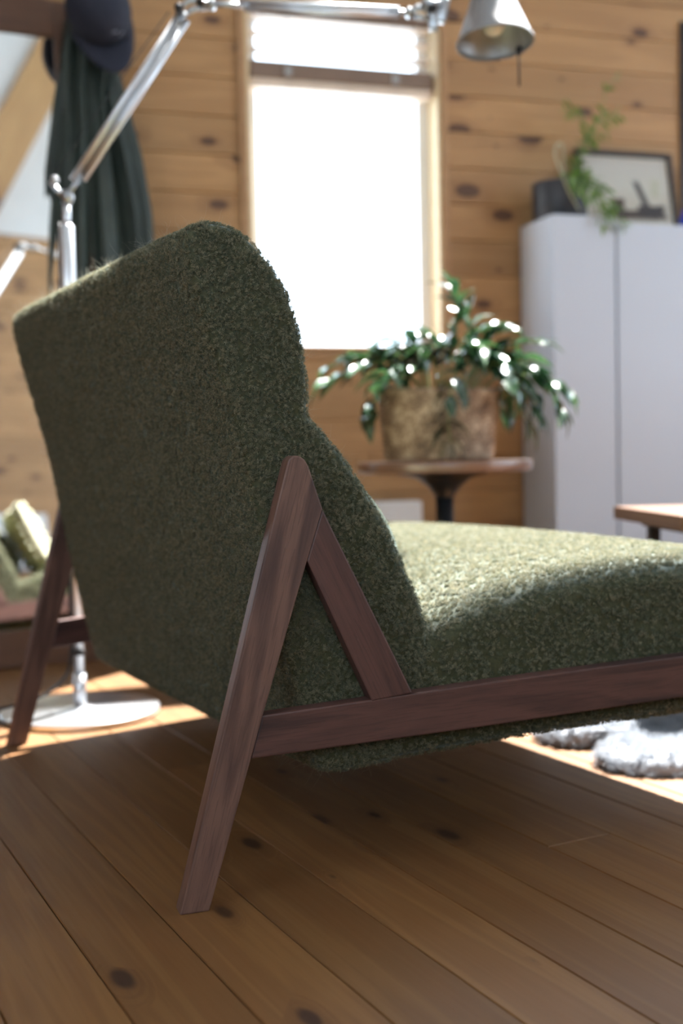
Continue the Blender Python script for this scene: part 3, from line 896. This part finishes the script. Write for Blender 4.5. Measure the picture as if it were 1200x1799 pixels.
# ------------------------------------------------------------------ side table
KT = 2.9 / 2.745
TX, TY, TZ = .243 * KT, 2.9, .510
tb = thing('side_table', 'round walnut side table on a black column under the window', 'table', (TX, TY, 0))
bm = lathe([(0, TZ - .026), (.210, TZ - .026), (.2155, TZ - .022), (.2175, TZ - .010), (.2172, TZ - .002), (.2155, TZ), (0, TZ)], 72)
o = obj('table_top', bm, 'tabletop', tb, smooth=True); o.data.set_sharp_from_angle(angle=radians(40)); boxuv(o.data, 0)
obj('flared_bracket', lathe([(0, TZ - .0268), (.124, TZ - .0268), (.116, TZ - .030), (.070, TZ - .040), (.040, TZ - .062), (.0245, TZ - .085), (.0245, TZ - .09), (0, TZ - .09)], 40), 'black', tb, smooth=True)
obj('column', TB([(0, 0, .012), (0, 0, TZ - .085)], .0225, 28), 'black', tb, smooth=True)
obj('base', lathe([(0, .0005), (.145, .0005), (.148, .004), (.146, .010), (.03, .014), (.026, .02), (0, .02)], 56), 'black', tb, smooth=True)

# ------------------------------------------------------------------ basket
BR0, BR1, BH = .126, .143, .160
BXc = Vector((TX - .0145, TY - .02, TZ + .001))
ba = thing('woven_basket', 'brown woven seagrass basket holding the leafy plant', 'basket', BXc)
bm = bmesh.new(); nu, nv = 168, 66; rings = []
for j in range(nv + 1):
    t = j / nv; z = BH * t + .004
    ring = []
    for i in range(nu):
        a = 2 * pi * i / nu
        row = t * 13; col = i / nu * 42 + (.5 if int(row) % 2 else 0)
        bump_ = abs(sin(pi * row)) ** .6 * (.55 + .45 * abs(sin(pi * col)) ** .7)
        r = BR0 + (BR1 - BR0) * t + .0085 * bump_ + .0010 * sin(i * 7.3 + j * 3.1)
        ring.append(bm.verts.new((r * cos(a), r * sin(a), z)))
    rings.append(ring)
for a, b in zip(rings, rings[1:]):
    for k in range(nu): bm.faces.new((a[k], a[(k + 1) % nu], b[(k + 1) % nu], b[k]))
inner = [bm.verts.new((v.co.x * .955, v.co.y * .955, v.co.z)) for v in rings[-1]]
innb = [bm.verts.new((v.co.x * .88, v.co.y * .88, .02)) for v in rings[-1]]
for k in range(nu):
    j = (k + 1) % nu
    bm.faces.new((rings[-1][k], rings[-1][j], inner[j], inner[k])); bm.faces.new((inner[k], inner[j], innb[j], innb[k]))
bm.faces.new(innb); bm.faces.new(rings[0][::-1])
obj('woven_wall', bm, 'seagrass', ba, smooth=True)
bm = bmesh.new()
rad = BR1 + .001
for ph in (0, pi):
    pts = [((rad + .0042 * cos(24 * t + ph)) * cos(t), (rad + .0042 * cos(24 * t + ph)) * sin(t), BH + .006 + .0042 * sin(24 * t + ph)) for t in [2 * pi * k / 240 for k in range(240)]]
    pts.append(pts[0]); tube(bm, pts, .0042, 6, caps=False)
obj('braided_rim', bm, 'seagrass', ba, smooth=True)

# ------------------------------------------------------------------ plants
def leaf_mesh(name, L, Wd, droop, fold, n=7):
    bm = bmesh.new(); rows = []
    for k in range(n + 1):
        t = k / n
        w = Wd * (sin(pi * min(1, t ** .8 * 1.0)) ** .8) * (1 - .15 * t) if 0 < t < 1 else 0
        x = L * t; z = -droop * L * t * t + .12 * L * sin(pi * t) * .5
        if k in (0, n): rows.append([bm.verts.new((x, 0, z))])
        else: rows.append([bm.verts.new((x, -w / 2, z + fold * w)), bm.verts.new((x, 0, z)), bm.verts.new((x, w / 2, z + fold * w))])
    for a, b in zip(rows, rows[1:]):
        if len(a) == 1: bm.faces.new((a[0], b[1], b[0])); bm.faces.new((a[0], b[2], b[1]))
        elif len(b) == 1: bm.faces.new((a[0], a[1], b[0])); bm.faces.new((a[1], a[2], b[0]))
        else:
            bm.faces.new((a[0], a[1], b[1], b[0])); bm.faces.new((a[1], a[2], b[2], b[1]))
    me = bpy.data.meshes.new(name); bm.to_mesh(me); bm.free(); me.shade_smooth()
    return me
LM = []
for k in range(6):
    me = leaf_mesh('leaf', [.062, .074, .084, .070, .056, .090][k], [.026, .030, .028, .034, .024, .032][k], [.10, .25, .45, .02, .15, .35][k], [.12, .2, .15, .1, .25, .18][k])
    me.materials.append(M['leaf']); LM.append(me)
LB = []
for k in range(4):
    me = leaf_mesh('leaf', [.026, .034, .030, .040][k], [.010, .013, .016, .014][k], [.1, .3, .5, .2][k], .15, n=5)
    me.materials.append(M['leafbright']); LB.append(me)
def put_leaf(parent, me, p, d, roll, scale=1.0, origin=Vector()):
    d = Vector(d).normalized()
    o = bpy.data.objects.new('leaf', me); C.objects.link(o); o.parent = parent
    up = Vector((0, 0, 1)); y = up.cross(d)
    if y.length < .05: y = Vector((0, 1, 0))
    y.normalize(); z = d.cross(y)
    m_ = Matrix((d, y, z)).transposed().to_4x4()
    o.matrix_local = Matrix.Translation(Vector(p) - origin) @ m_ @ Matrix.Rotation(roll, 4, 'X') @ Matrix.Scale(scale, 4)
    return o
plant = thing('potted_plant', 'bushy trailing plant with glossy pointed leaves in the basket', 'plant', BXc + Vector((0, 0, .02)))
obj('inner_pot', lathe([(0, .0), (.085, .0), (.104, .118), (.108, .118), (.108, .124), (.098, .124), (.096, .112), (0, .112)], 36), 'pot', plant, smooth=True)
bm = lathe([(0, .1135), (.05, .116), (.094, .113)], 24); obj('soil', bm, 'soil', plant)
# stems: points (x, z, dy) in metres relative to the basket-top centre
STEMS_A = [
 [(.02, 0, 0), (.03, .08, 0), (.045, .15, .01), (.055, .205, .01), (.035, .262, .0)],
 [(.03, 0, .02), (.06, .07, .03), (.085, .13, .02), (.075, .20, .02)],
 [(-.04, 0, 0), (-.10, .045, -.02), (-.18, .06, -.03), (-.245, .035, -.03)],
 [(-.06, 0, .01), (-.13, .06, .02), (-.205, .085, .02), (-.250, .07, .02)],
 [(-.05, 0, -.04), (-.11, .03, -.09), (-.15, -.01, -.12), (-.165, -.05, -.12)],
 [(-.03, 0, -.03), (-.07, .05, -.08), (-.12, .045, -.13), (-.15, .02, -.15)],
 [(-.02, 0, .04), (-.04, .07, .05), (-.09, .10, .05), (-.14, .085, .05)],
 [(0, 0, -.02), (-.01, .07, -.05), (-.035, .09, -.09), (-.06, .06, -.12)],
 [(.03, 0, -.04), (.03, .045, -.10), (.02, .01, -.145), (.01, -.06, -.155), (.015, -.12, -.155)],
 [(.06, 0, 0), (.12, .08, -.01), (.19, .115, -.02), (.25, .115, -.02)],
 [(.06, 0, .02), (.13, .06, .02), (.20, .08, .02), (.245, .05, .02)],
 [(.07, 0, -.02), (.13, .05, -.04), (.175, .0, -.05), (.195, -.07, -.06)],
 [(.08, 0, 0), (.15, .045, -.02), (.21, .01, -.03), (.235, -.055, -.04)],
 [(.08, 0, .02), (.17, .05, .0), (.25, .02, -.01), (.29, -.055, -.02)],
 [(.06, 0, .03), (.15, .075, .02), (.24, .05, .01), (.30, -.005, 0.0)],
 [(.04, 0, -.03), (.09, .065, -.07), (.13, .06, -.10), (.16, .01, -.12)],
 [(.01, 0, .03), (.02, .09, .05), (.0, .13, .06), (-.03, .15, .06)],
 [(.05, 0, 0), (.10, .095, .01), (.125, .135, .01), (.165, .15, .01)],
 [(-.03, 0, .0), (-.05, .075, .0), (-.085, .125, .0), (-.11, .13, 0)],
 [(.02, 0, -.03), (.05, .09, -.05), (.08, .105, -.07), (.115, .085, -.09)],
]
STEMS = list(STEMS_A)
for q, st in enumerate(STEMS_A):
    if q in (0, 1, 8, 9): continue
    k_ = random.uniform(.62, .9)
    STEMS.append([(x * k_ + random.uniform(-.008, .008), z * k_ + .030 * (j > 0), dy * k_ + random.uniform(-.03, .03)) for j, (x, z, dy) in enumerate(st)])
top0 = Vector((0, 0, BH - .03))
lf = 0
for si, st in enumerate(STEMS):
    pts = smooth_path([top0 + Vector((x * 1.04, dy, z + (.016 if k else 0))) for k, (x, z, dy) in enumerate(st)], 6)
    obj('stem', TB(pts, [.0024 - .0013 * k / len(pts) for k in range(len(pts))], 6), 'stem', plant, smooth=True)
    n = len(pts)
    k = 5
    while k < n:
        p = pts[k]; t = (pts[min(k + 1, n - 1)] - pts[k - 1]).normalized()
        for sg in ((1, -1) if (si < 2 or random.random() < .5) else (random.choice((1, -1)),)):
            lat = t.cross(Vector((0, 0, 1)));
            if lat.length < .2: lat = Vector((1, 0, 0))
            lat.normalize()
            d = t * random.uniform(.5, 1.0) + lat * sg * random.uniform(.35, .9) + Vector((random.uniform(-.15, .15), random.uniform(-.25, .15), random.uniform(-.15, .25)))
            put_leaf(plant, random.choice(LM), p, d, random.uniform(-.45, .45), random.uniform(.78, 1.12)); lf += 1
        k += random.choice((2, 2, 3))
    put_leaf(plant, random.choice(LM), pts[-1], t + Vector((0, 0, -.2)), random.uniform(-.4, .4), random.uniform(.7, .95))

# ------------------------------------------------------------------ cabinets
CD = .216
def cabinet(label, e0, e1, ztop, ndoors, dz=0.0):
    t = thing('storage_cabinet', label, 'cabinet', R(e0, N0 - .018, 0), RA)
    w = e1 - e0
    bm = bmesh.new()
    y0, y1 = -CD + .018, -.001
    box(bm, .0005, .018, y0, y1, .0005, ztop, bev=.001); box(bm, w - .018, w - .0005, y0, y1, .0005, ztop, bev=.001)
    box(bm, .018, w - .018, y0, y1, ztop - .018, ztop, bev=.001); box(bm, .018, w - .018, y0, y1, .05, .068)
    box(bm, .018, w - .018, -.007, -.001, .068, ztop - .018)
    obj('cabinet_body', bm, 'cabinet', t)
    for k in range(ndoors):
        a = w * k / ndoors + .0015; b = w * (k + 1) / ndoors - .0015
        obj('door', BX(a, b, -CD + .001, y0 - .0008, .012, ztop + dz, bev=.0015), 'cabinet', t)
    return t
cabinet('tall narrow white cabinet under the leafy vine, left of the wide one', we(1.552), we(1.752), wz(1.194), 1)
cabinet('wide white cabinet under the framed picture, at the right edge', we(1.757), 2.75, wz(1.177), 2)

# ------------------------------------------------------------------ framed picture leaning on the wall
pf = thing('framed_picture', 'dark framed seascape picture with boats leaning above the cabinet', 'picture', R(we(1.868) + .028, N0 - .078, wz(1.177) + .004), RA)
ptilt = Matrix.Rotation(radians(-11), 4, 'X') @ Matrix.Rotation(radians(0), 4, 'Z')
PWd, PHt, fwid = .345, .268, .017
bm = bmesh.new()
for a in ((-PWd / 2, -PWd / 2 + fwid, 0, PHt), (PWd / 2 - fwid, PWd / 2, 0, PHt), (-PWd / 2 + fwid, PWd / 2 - fwid, 0, fwid), (-PWd / 2 + fwid, PWd / 2 - fwid, PHt - fwid, PHt)):
    box(bm, a[0], a[1], -.010, .010, a[2], a[3], bev=.002)
o = obj('picture_frame', bm, 'picframe', pf); o.matrix_local = ptilt
o = obj('mount', BX(-PWd / 2 + .012, PWd / 2 - .012, .001, .005, .012, PHt - .012), 'mat', pf); o.matrix_local = ptilt
# print: sky over dark hulls, painted with nodes in the print's own coordinates
m = NT('seascape print')
tc = m.N('ShaderNodeTexCoord'); sp = m.N('ShaderNodeSeparateXYZ'); m.L(tc, 'Generated', sp, 0)
nz = m.N('ShaderNodeTexNoise', i_Scale=7.0, i_Detail=3.0); m.L(tc, 'Generated', nz, 'Vector')
X, Z = sp.outputs[0], sp.outputs[2]
wob = m.math('MULTIPLY_ADD', nz.outputs[0], .10, -.05)
def blob(x0, x1, z0, z1, soft=40):
    X_, Z_ = m.math('ADD', X, wob), m.math('ADD', Z, wob)
    a = m.math('MULTIPLY', m.math('SUBTRACT', X_, x0), soft, clamp=True); b = m.math('MULTIPLY', m.math('SUBTRACT', x1, X_), soft, clamp=True)
    c_ = m.math('MULTIPLY', m.math('SUBTRACT', Z_, z0), soft, clamp=True); d_ = m.math('MULTIPLY', m.math('SUBTRACT', z1, Z_), soft, clamp=True)
    return m.math('MULTIPLY', m.math('MULTIPLY', a, b), m.math('MULTIPLY', c_, d_))
sky_ = m.ramp(Z, [(.0, (.30, .25, .19)), (.22, (.48, .42, .33)), (.55, (.52, .50, .43)), (1, (.50, .47, .42))])
c = m.mix(m.math('MULTIPLY', nz.outputs[0], .2), sky_, (.40, .40, .36))
c = m.mix(blob(.22, .86, .02, .19, 30), c, (.050, .030, .022))
c = m.mix(blob(.27, .46, .15, .38), c, (.060, .034, .026))
c = m.mix(blob(.60, .98, .02, .28, 30), c, (.036, .026, .024))
# leaning sail
sl = m.math('SUBTRACT', X, m.math('MULTIPLY_ADD', Z, -.28, .80))
sail = m.math('MULTIPLY', m.math('MULTIPLY', m.math('SUBTRACT', .055, m.math('ABSOLUTE', sl)), 40, clamp=True), m.math('MULTIPLY', m.math('SUBTRACT', .70, Z), 12, clamp=True))
sail = m.math('MULTIPLY', sail, m.math('MULTIPLY', m.math('SUBTRACT', Z, .2), 20, clamp=True))
c = m.mix(sail, c, (.045, .038, .036))
c = m.mix(m.math('MULTIPLY', blob(.78, .95, .36, .74, 12), .5), c, (.34, .33, .16))
m.set(Base_Color=c, Roughness=.6); M['print'] = m.m
o = obj('print', BX(-PWd / 2 + .034, PWd / 2 - .034, -.0005, .0008, .040, PHt - .030), 'print', pf); o.matrix_local = ptilt

# blue glass at the right edge
bg_ = obj('glass_bottle', lathe([(0, 0), (.014, 0), (.016, .003), (.016, .034), (.010, .042), (.008, .055), (.0095, .058), (0, .058)], 24), 'blue', smooth=True)
bg_.location = R(we(2.02), N0 - .17, wz(1.177) + .0005); tag(bg_, 'small blue glass bottle on the cabinet beside the picture', 'bottle')

# ------------------------------------------------------------------ pot with vine on the narrow cabinet
PC = R(we(1.632), N0 - .117, wz(1.194) + .0005)
pot = thing('vine_plant', 'vine in a charcoal pot trailing over the white cabinet', 'plant', PC)
obj('pot', lathe([(0, 0), (.070, 0), (.078, .010), (.082, .112), (.080, .116), (.076, .116), (.073, .09), (0, .09)], 40), 'pot', pot, smooth=True)
obj('soil', lathe([(0, .094), (.03, .096), (.072, .092)], 20), 'soil', pot)
WDl, WNl = WD, WN
def vp(e, n, z): return WD * (e - 1.632) * KW + WN * (n + .117) + Vector((0, 0, z - 1.1945)) * KW
VST = [
 [(1.64, -.13, 1.30), (1.65, -.19, 1.315), (1.665, -.215, 1.285), (1.69, -.235, 1.25)],
 [(1.65, -.14, 1.30), (1.675, -.185, 1.32), (1.70, -.21, 1.29), (1.715, -.23, 1.25)],
 [(1.64, -.12, 1.30), (1.69, -.12, 1.36), (1.72, -.11, 1.41), (1.77, -.11, 1.43)],  # (e, n offset from the wall, z)
 [(1.65, -.12, 1.29), (1.70, -.11, 1.37), (1.74, -.11, 1.45), (1.78, -.11, 1.52), (1.80, -.10, 1.60), (1.845, -.10, 1.63)],
 [(1.66, -.12, 1.29), (1.715, -.11, 1.40), (1.75, -.11, 1.475), (1.80, -.10, 1.50), (1.835, -.10, 1.515)],
 [(1.65, -.12, 1.30), (1.70, -.12, 1.40), (1.72, -.12, 1.48), (1.685, -.12, 1.51), (1.65, -.12, 1.525)],
 [(1.64, -.12, 1.30), (1.69, -.11, 1.38), (1.735, -.11, 1.44), (1.80, -.11, 1.46)],
 [(1.64, -.14, 1.30), (1.66, -.20, 1.32), (1.68, -.235, 1.27), (1.70, -.245, 1.21), (1.715, -.245, 1.16)],
 [(1.64, -.14, 1.30), (1.67, -.20, 1.31), (1.70, -.235, 1.25), (1.735, -.245, 1.20), (1.775, -.245, 1.165)],
 [(1.63, -.14, 1.30), (1.63, -.20, 1.31), (1.645, -.225, 1.28), (1.665, -.24, 1.235)],
 [(1.66, -.15, 1.30), (1.70, -.20, 1.30), (1.735, -.225, 1.255), (1.75, -.24, 1.215)],
 [(1.63, -.13, 1.30), (1.61, -.17, 1.31), (1.625, -.20, 1.30), (1.64, -.22, 1.27)],
]
for vi, st in enumerate(VST):
    pts = smooth_path([vp(*p) for p in st], 6)
    obj('stem', TB(pts, .0016, 6), 'stem', pot, smooth=True)
    n = len(pts); k = 6 if vi < 4 else 4
    while k < n:
        p = pts[k]; t = (pts[min(k + 1, n - 1)] - pts[k - 1]).normalized()
        for sg in (1, -1):
            lat = t.cross(WN).normalized()
            d = t * .7 + lat * sg * random.uniform(.5, 1.1) + Vector((random.uniform(-.2, .2), random.uniform(-.3, .1), random.uniform(-.2, .1)))
            put_leaf(pot, random.choice(LB), p, d, random.uniform(-.7, .7), random.uniform(.8, 1.2))
        k += random.choice((3, 4, 5)) if vi < 4 else random.choice((2, 2, 3))
pts = smooth_path([vp(1.66, -.19, 1.215), vp(1.625, -.2, 1.26), vp(1.60, -.19, 1.33), vp(1.595, -.17, 1.375), vp(1.612, -.15, 1.41), vp(1.64, -.13, 1.405), vp(1.65, -.12, 1.30)], 6)
obj('bare_vine', TB(pts, .0032, 6), 'vine', pot, smooth=True)

# ------------------------------------------------------------------ coffee table at the right
ct = thing('coffee_table', 'low walnut table on a black frame at the right edge', 'table', (.70, 2.40, 0), radians(4))
o = obj('table_top', BX(-.075, .62, -.20, .22, .376, .404, bev=.0025), 'deskwood', ct); boxuv(o.data, 0)
for (lx, ly) in ((0, -.15), (0, .17), (.52, -.15), (.52, .17)):
    obj('leg', BX(lx - .012, lx + .012, ly - .012, ly + .012, .0005, .360, bev=.002), 'black', ct)
for lx in (0, .52):
    obj('cross_bar', BX(lx - .02, lx + .02, -.17, .19, .3605, .3755, bev=.002), 'black', ct)
obj('apron_bar', BX(.0205, .4995, -.155, -.135, .345, .368, bev=.002), 'black', ct)

# ------------------------------------------------------------------ sheepskin rug
rug_pts = [(.345, 2.12), (.40, 2.05), (.47, 2.075), (.47, 2.02), (.425, 1.97), (.425, 1.915), (.49, 1.865), (.60, 1.87), (.74, 1.86), (.92, 1.84), (1.02, 1.90), (1.03, 2.02), (.98, 2.12),
           (.86, 2.13), (.78, 2.12), (.66, 2.15), (.61, 2.25), (.52, 2.32), (.43, 2.29), (.46, 2.22), (.38, 2.20)]
rp = chaikin(rug_pts, 3)
rug = bmesh.new()
cx = sum(p[0] for p in rp) / len(rp); cy = sum(p[1] for p in rp) / len(rp)
RG = [(1.0, .0015), (1.006, .009), (.99, .018), (.95, .024), (.85, .028), (.65, .030), (.4, .030), (.18, .031)]
rings = []
for sc, z in RG:
    rings.append([rug.verts.new((cx + (x - cx) * sc, cy + (y - cy) * sc, z + .003 * sin(x * 37) * (sc < .95))) for x, y in rp])
for a, b in zip(rings, rings[1:]):
    for k in range(len(rp)): rug.faces.new((a[k], a[(k + 1) % len(rp)], b[(k + 1) % len(rp)], b[k]))
rug.faces.new(rings[-1]); rug.faces.new(rings[0][::-1])
bmesh.ops.recalc_face_normals(rug, faces=rug.faces)
rg = obj('sheepskin_rug', rug, 'rugbase', smooth=True)
tag(rg, 'grey fluffy sheepskin rug on the floor at the right', 'rug')
if PILE: pile(rg, 9000, .014, 10, .006, .002, 1, 'rughair', thick=.35, seed=8, clump=.6, freq=1.5, rough=.004)

# ------------------------------------------------------------------ coat, peg and cap by the mirror
hk = thing('wall_peg', 'wooden wall peg holding the coat and cap', 'peg', R(.30, N0, 1.87), RA)
obj('peg_stem', TB([(0, 0, 0), (0, -.075, .014)], [.009, .008], 14), 'trimwood', hk, smooth=True)
obj('peg_head', lathe([(0, 0), (.015, .002), (.017, .008), (.012, .014), (0, .016)], 16, mtx=aligned((0, -1, .18), (0, -.072, .0135))), 'trimwood', hk, smooth=True)
coat = thing('hanging_coat', 'dark green coat hanging on a peg beside the mirror', 'coat', R(we(.30), N0 - .003, 0), RA)
coat.scale = (KW, 1, KW)
def coat_tube(rows, seg, folds, amp, seed, name, mat, yb=-.01):
    """rows: (z, xl, xr, depth)"""
    rr = random.Random(seed); ph = [rr.uniform(0, 6.3) for _ in range(5)]
    bm = bmesh.new(); rings = []
    R_ = []
    for a, b in zip(rows, rows[1:]):
        for k in range(4): R_.append([a[i] + (b[i] - a[i]) * k / 4 for i in range(4)])
    R_.append(rows[-1])
    for q, (z, xl, xr, dp) in enumerate(R_):
        grow = min(1, q / 8)
        ring = []
        for i in range(seg):
            a = 2 * pi * i / seg
            x = (xl + xr) / 2 + (xr - xl) / 2 * cos(a)
            y = yb - dp / 2 + dp / 2 * sin(a)
            f = amp * grow * (sin(folds * a + ph[0] + q * .05) + .6 * sin(folds * 1.7 * a + ph[1] - q * .08))
            if sin(a) < .2: y += f * (1 - sin(a)) * .5
            y = min(y, yb)
            ring.append(bm.verts.new((x, y, z)))
        rings.append(ring)
    for a, b in zip(rings, rings[1:]):
        for k in range(seg): bm.faces.new((a[k], b[k], b[(k + 1) % seg], a[(k + 1) % seg]))
    bm.faces.new(rings[0]); bm.faces.new(rings[-1][::-1])
    bmesh.ops.recalc_face_normals(bm, faces=bm.faces)
    return obj(name, bm, mat, coat, smooth=True)
# coordinates local to e=.30
coat_tube([(1.735, -.03, .03, .04), (1.66, -.055, .055, .07), (1.56, -.075, .075, .10), (1.45, -.080, .060, .115), (1.35, -.085, .070, .12), (1.25, -.105, .085, .125), (1.12, -.125, .10, .13), (.97, -.142, .115, .13), (.75, -.150, .12, .13), (.50, -.140, .12, .125), (.36, -.130, .115, .12)], 72, 9, .020, 4, 'coat_body', 'coat')
coat_tube([(1.53, .015, .075, .05), (1.42, .025, .100, .07), (1.30, .050, .128, .08), (1.15, .070, .150, .08), (.98, .080, .156, .075), (.90, .085, .150, .07)], 36, 5, .008, 8, 'sleeve', 'coatdark', yb=-.055)
coat_tube([(1.53, -.075, -.03, .05), (1.42, -.100, -.035, .06), (1.25, -.130, -.065, .07), (1.0, -.155, -.085, .07), (.92, -.155, -.09, .06)], 30, 5, .007, 12, 'sleeve', 'coatdark', yb=-.035)
bm = bmesh.new()
tube(bm, smooth_path([(-.05, -.07, 1.64), (-.03, -.11, 1.60), (.01, -.125, 1.575), (.045, -.10, 1.60), (.055, -.06, 1.64)], 5), .012, 10)
obj('collar', bm, 'coatdark', coat, smooth=True)

# baseball cap: dome pointing at the room, peak hanging down
CPx = R(we(.318), N0 - .17, wz(1.662))
cap = thing('baseball_cap', 'navy baseball cap hanging over the green coat', 'cap', CPx, RA)
crx = Matrix.Translation((0, .0, .0)) @ Matrix.Rotation(radians(-14), 4, 'Y') @ Matrix.Rotation(radians(78), 4, 'X')
bm = bmesh.new(); seg = 36; rings = []
for j in range(9):
    t = j / 8; a = pi / 2 * t
    r, z = .086 * cos(a) ** .75 if j < 8 else 0, .098 * sin(a)
    rings.append([bm.verts.new((r * 1.0 * cos(2 * pi * k / seg), r * 1.16 * sin(2 * pi * k / seg), z)) for k in range(seg)] if j < 8 else [bm.verts.new((0, 0, z))])
for a, b in zip(rings, rings[1:]):
    for k in range(seg):
        if len(b) == 1: bm.faces.new((a[k], a[(k + 1) % seg], b[0]))
        else: bm.faces.new((a[k], a[(k + 1) % seg], b[(k + 1) % seg], b[k]))
inn = [bm.verts.new(v.co * .96 + Vector((0, 0, .001))) for v in rings[0]]
for k in range(seg): bm.faces.new((rings[0][k], inn[k], inn[(k + 1) % seg], rings[0][(k + 1) % seg]))
bm.faces.new(inn)
bmesh.ops.recalc_face_normals(bm, faces=bm.faces)
bmesh.ops.transform(bm, matrix=crx, verts=bm.verts)
obj('crown', bm, 'hat', cap, smooth=True)
bm = bmesh.new(); rows = []
for j in range(7):
    t = j / 6; row = []
    for k in range(15):
        a = pi + pi * (.12 + .76 * k / 14)
        rr_ = 1 + (.82 * t) * (sin(pi * k / 14) ** .55)
        x, y = .086 * cos(a), .100 * sin(a) * rr_
        z = .012 * t - .030 * (x / .08) ** 2 * t + .002
        row.append((x * (1 + .06 * t), y, z))
    rows.append(row)
top = [[bm.verts.new(p) for p in r] for r in rows]; bot = [[bm.verts.new((p[0], p[1], p[2] - .003)) for p in r] for r in rows]
for j in range(6):
    for k in range(14):
        bm.faces.new((top[j][k], top[j][k + 1], top[j + 1][k + 1], top[j + 1][k])); bm.faces.new((bot[j][k], bot[j + 1][k], bot[j + 1][k + 1], bot[j][k + 1]))
for k in range(14): bm.faces.new((top[6][k], top[6][k + 1], bot[6][k + 1], bot[6][k]))
for j in range(6):
    bm.faces.new((top[j][0], top[j + 1][0], bot[j + 1][0], bot[j][0])); bm.faces.new((top[j][14], bot[j][14], bot[j + 1][14], top[j + 1][14]))
bmesh.ops.recalc_face_normals(bm, faces=bm.faces)
bmesh.ops.transform(bm, matrix=crx, verts=bm.verts)
obj('peak', bm, 'hat', cap, smooth=True)
# small embroidered emblem: a few raised stitches
bm = bmesh.new()
for k in range(9):
    a = .4 + k * .7; rr_ = .004 + .0016 * k
    c0 = Vector((.018 + rr_ * cos(a), -.088 - .0015 * abs(rr_ * sin(a)), .040 + rr_ * sin(a)))
    tube(bm, [crx @ c0, crx @ (c0 + Vector((.007 * cos(a + 1.2), -.001, .007 * sin(a + 1.2))))], .0024, 6)
obj('emblem', bm, 'hatbadge', cap, smooth=True)
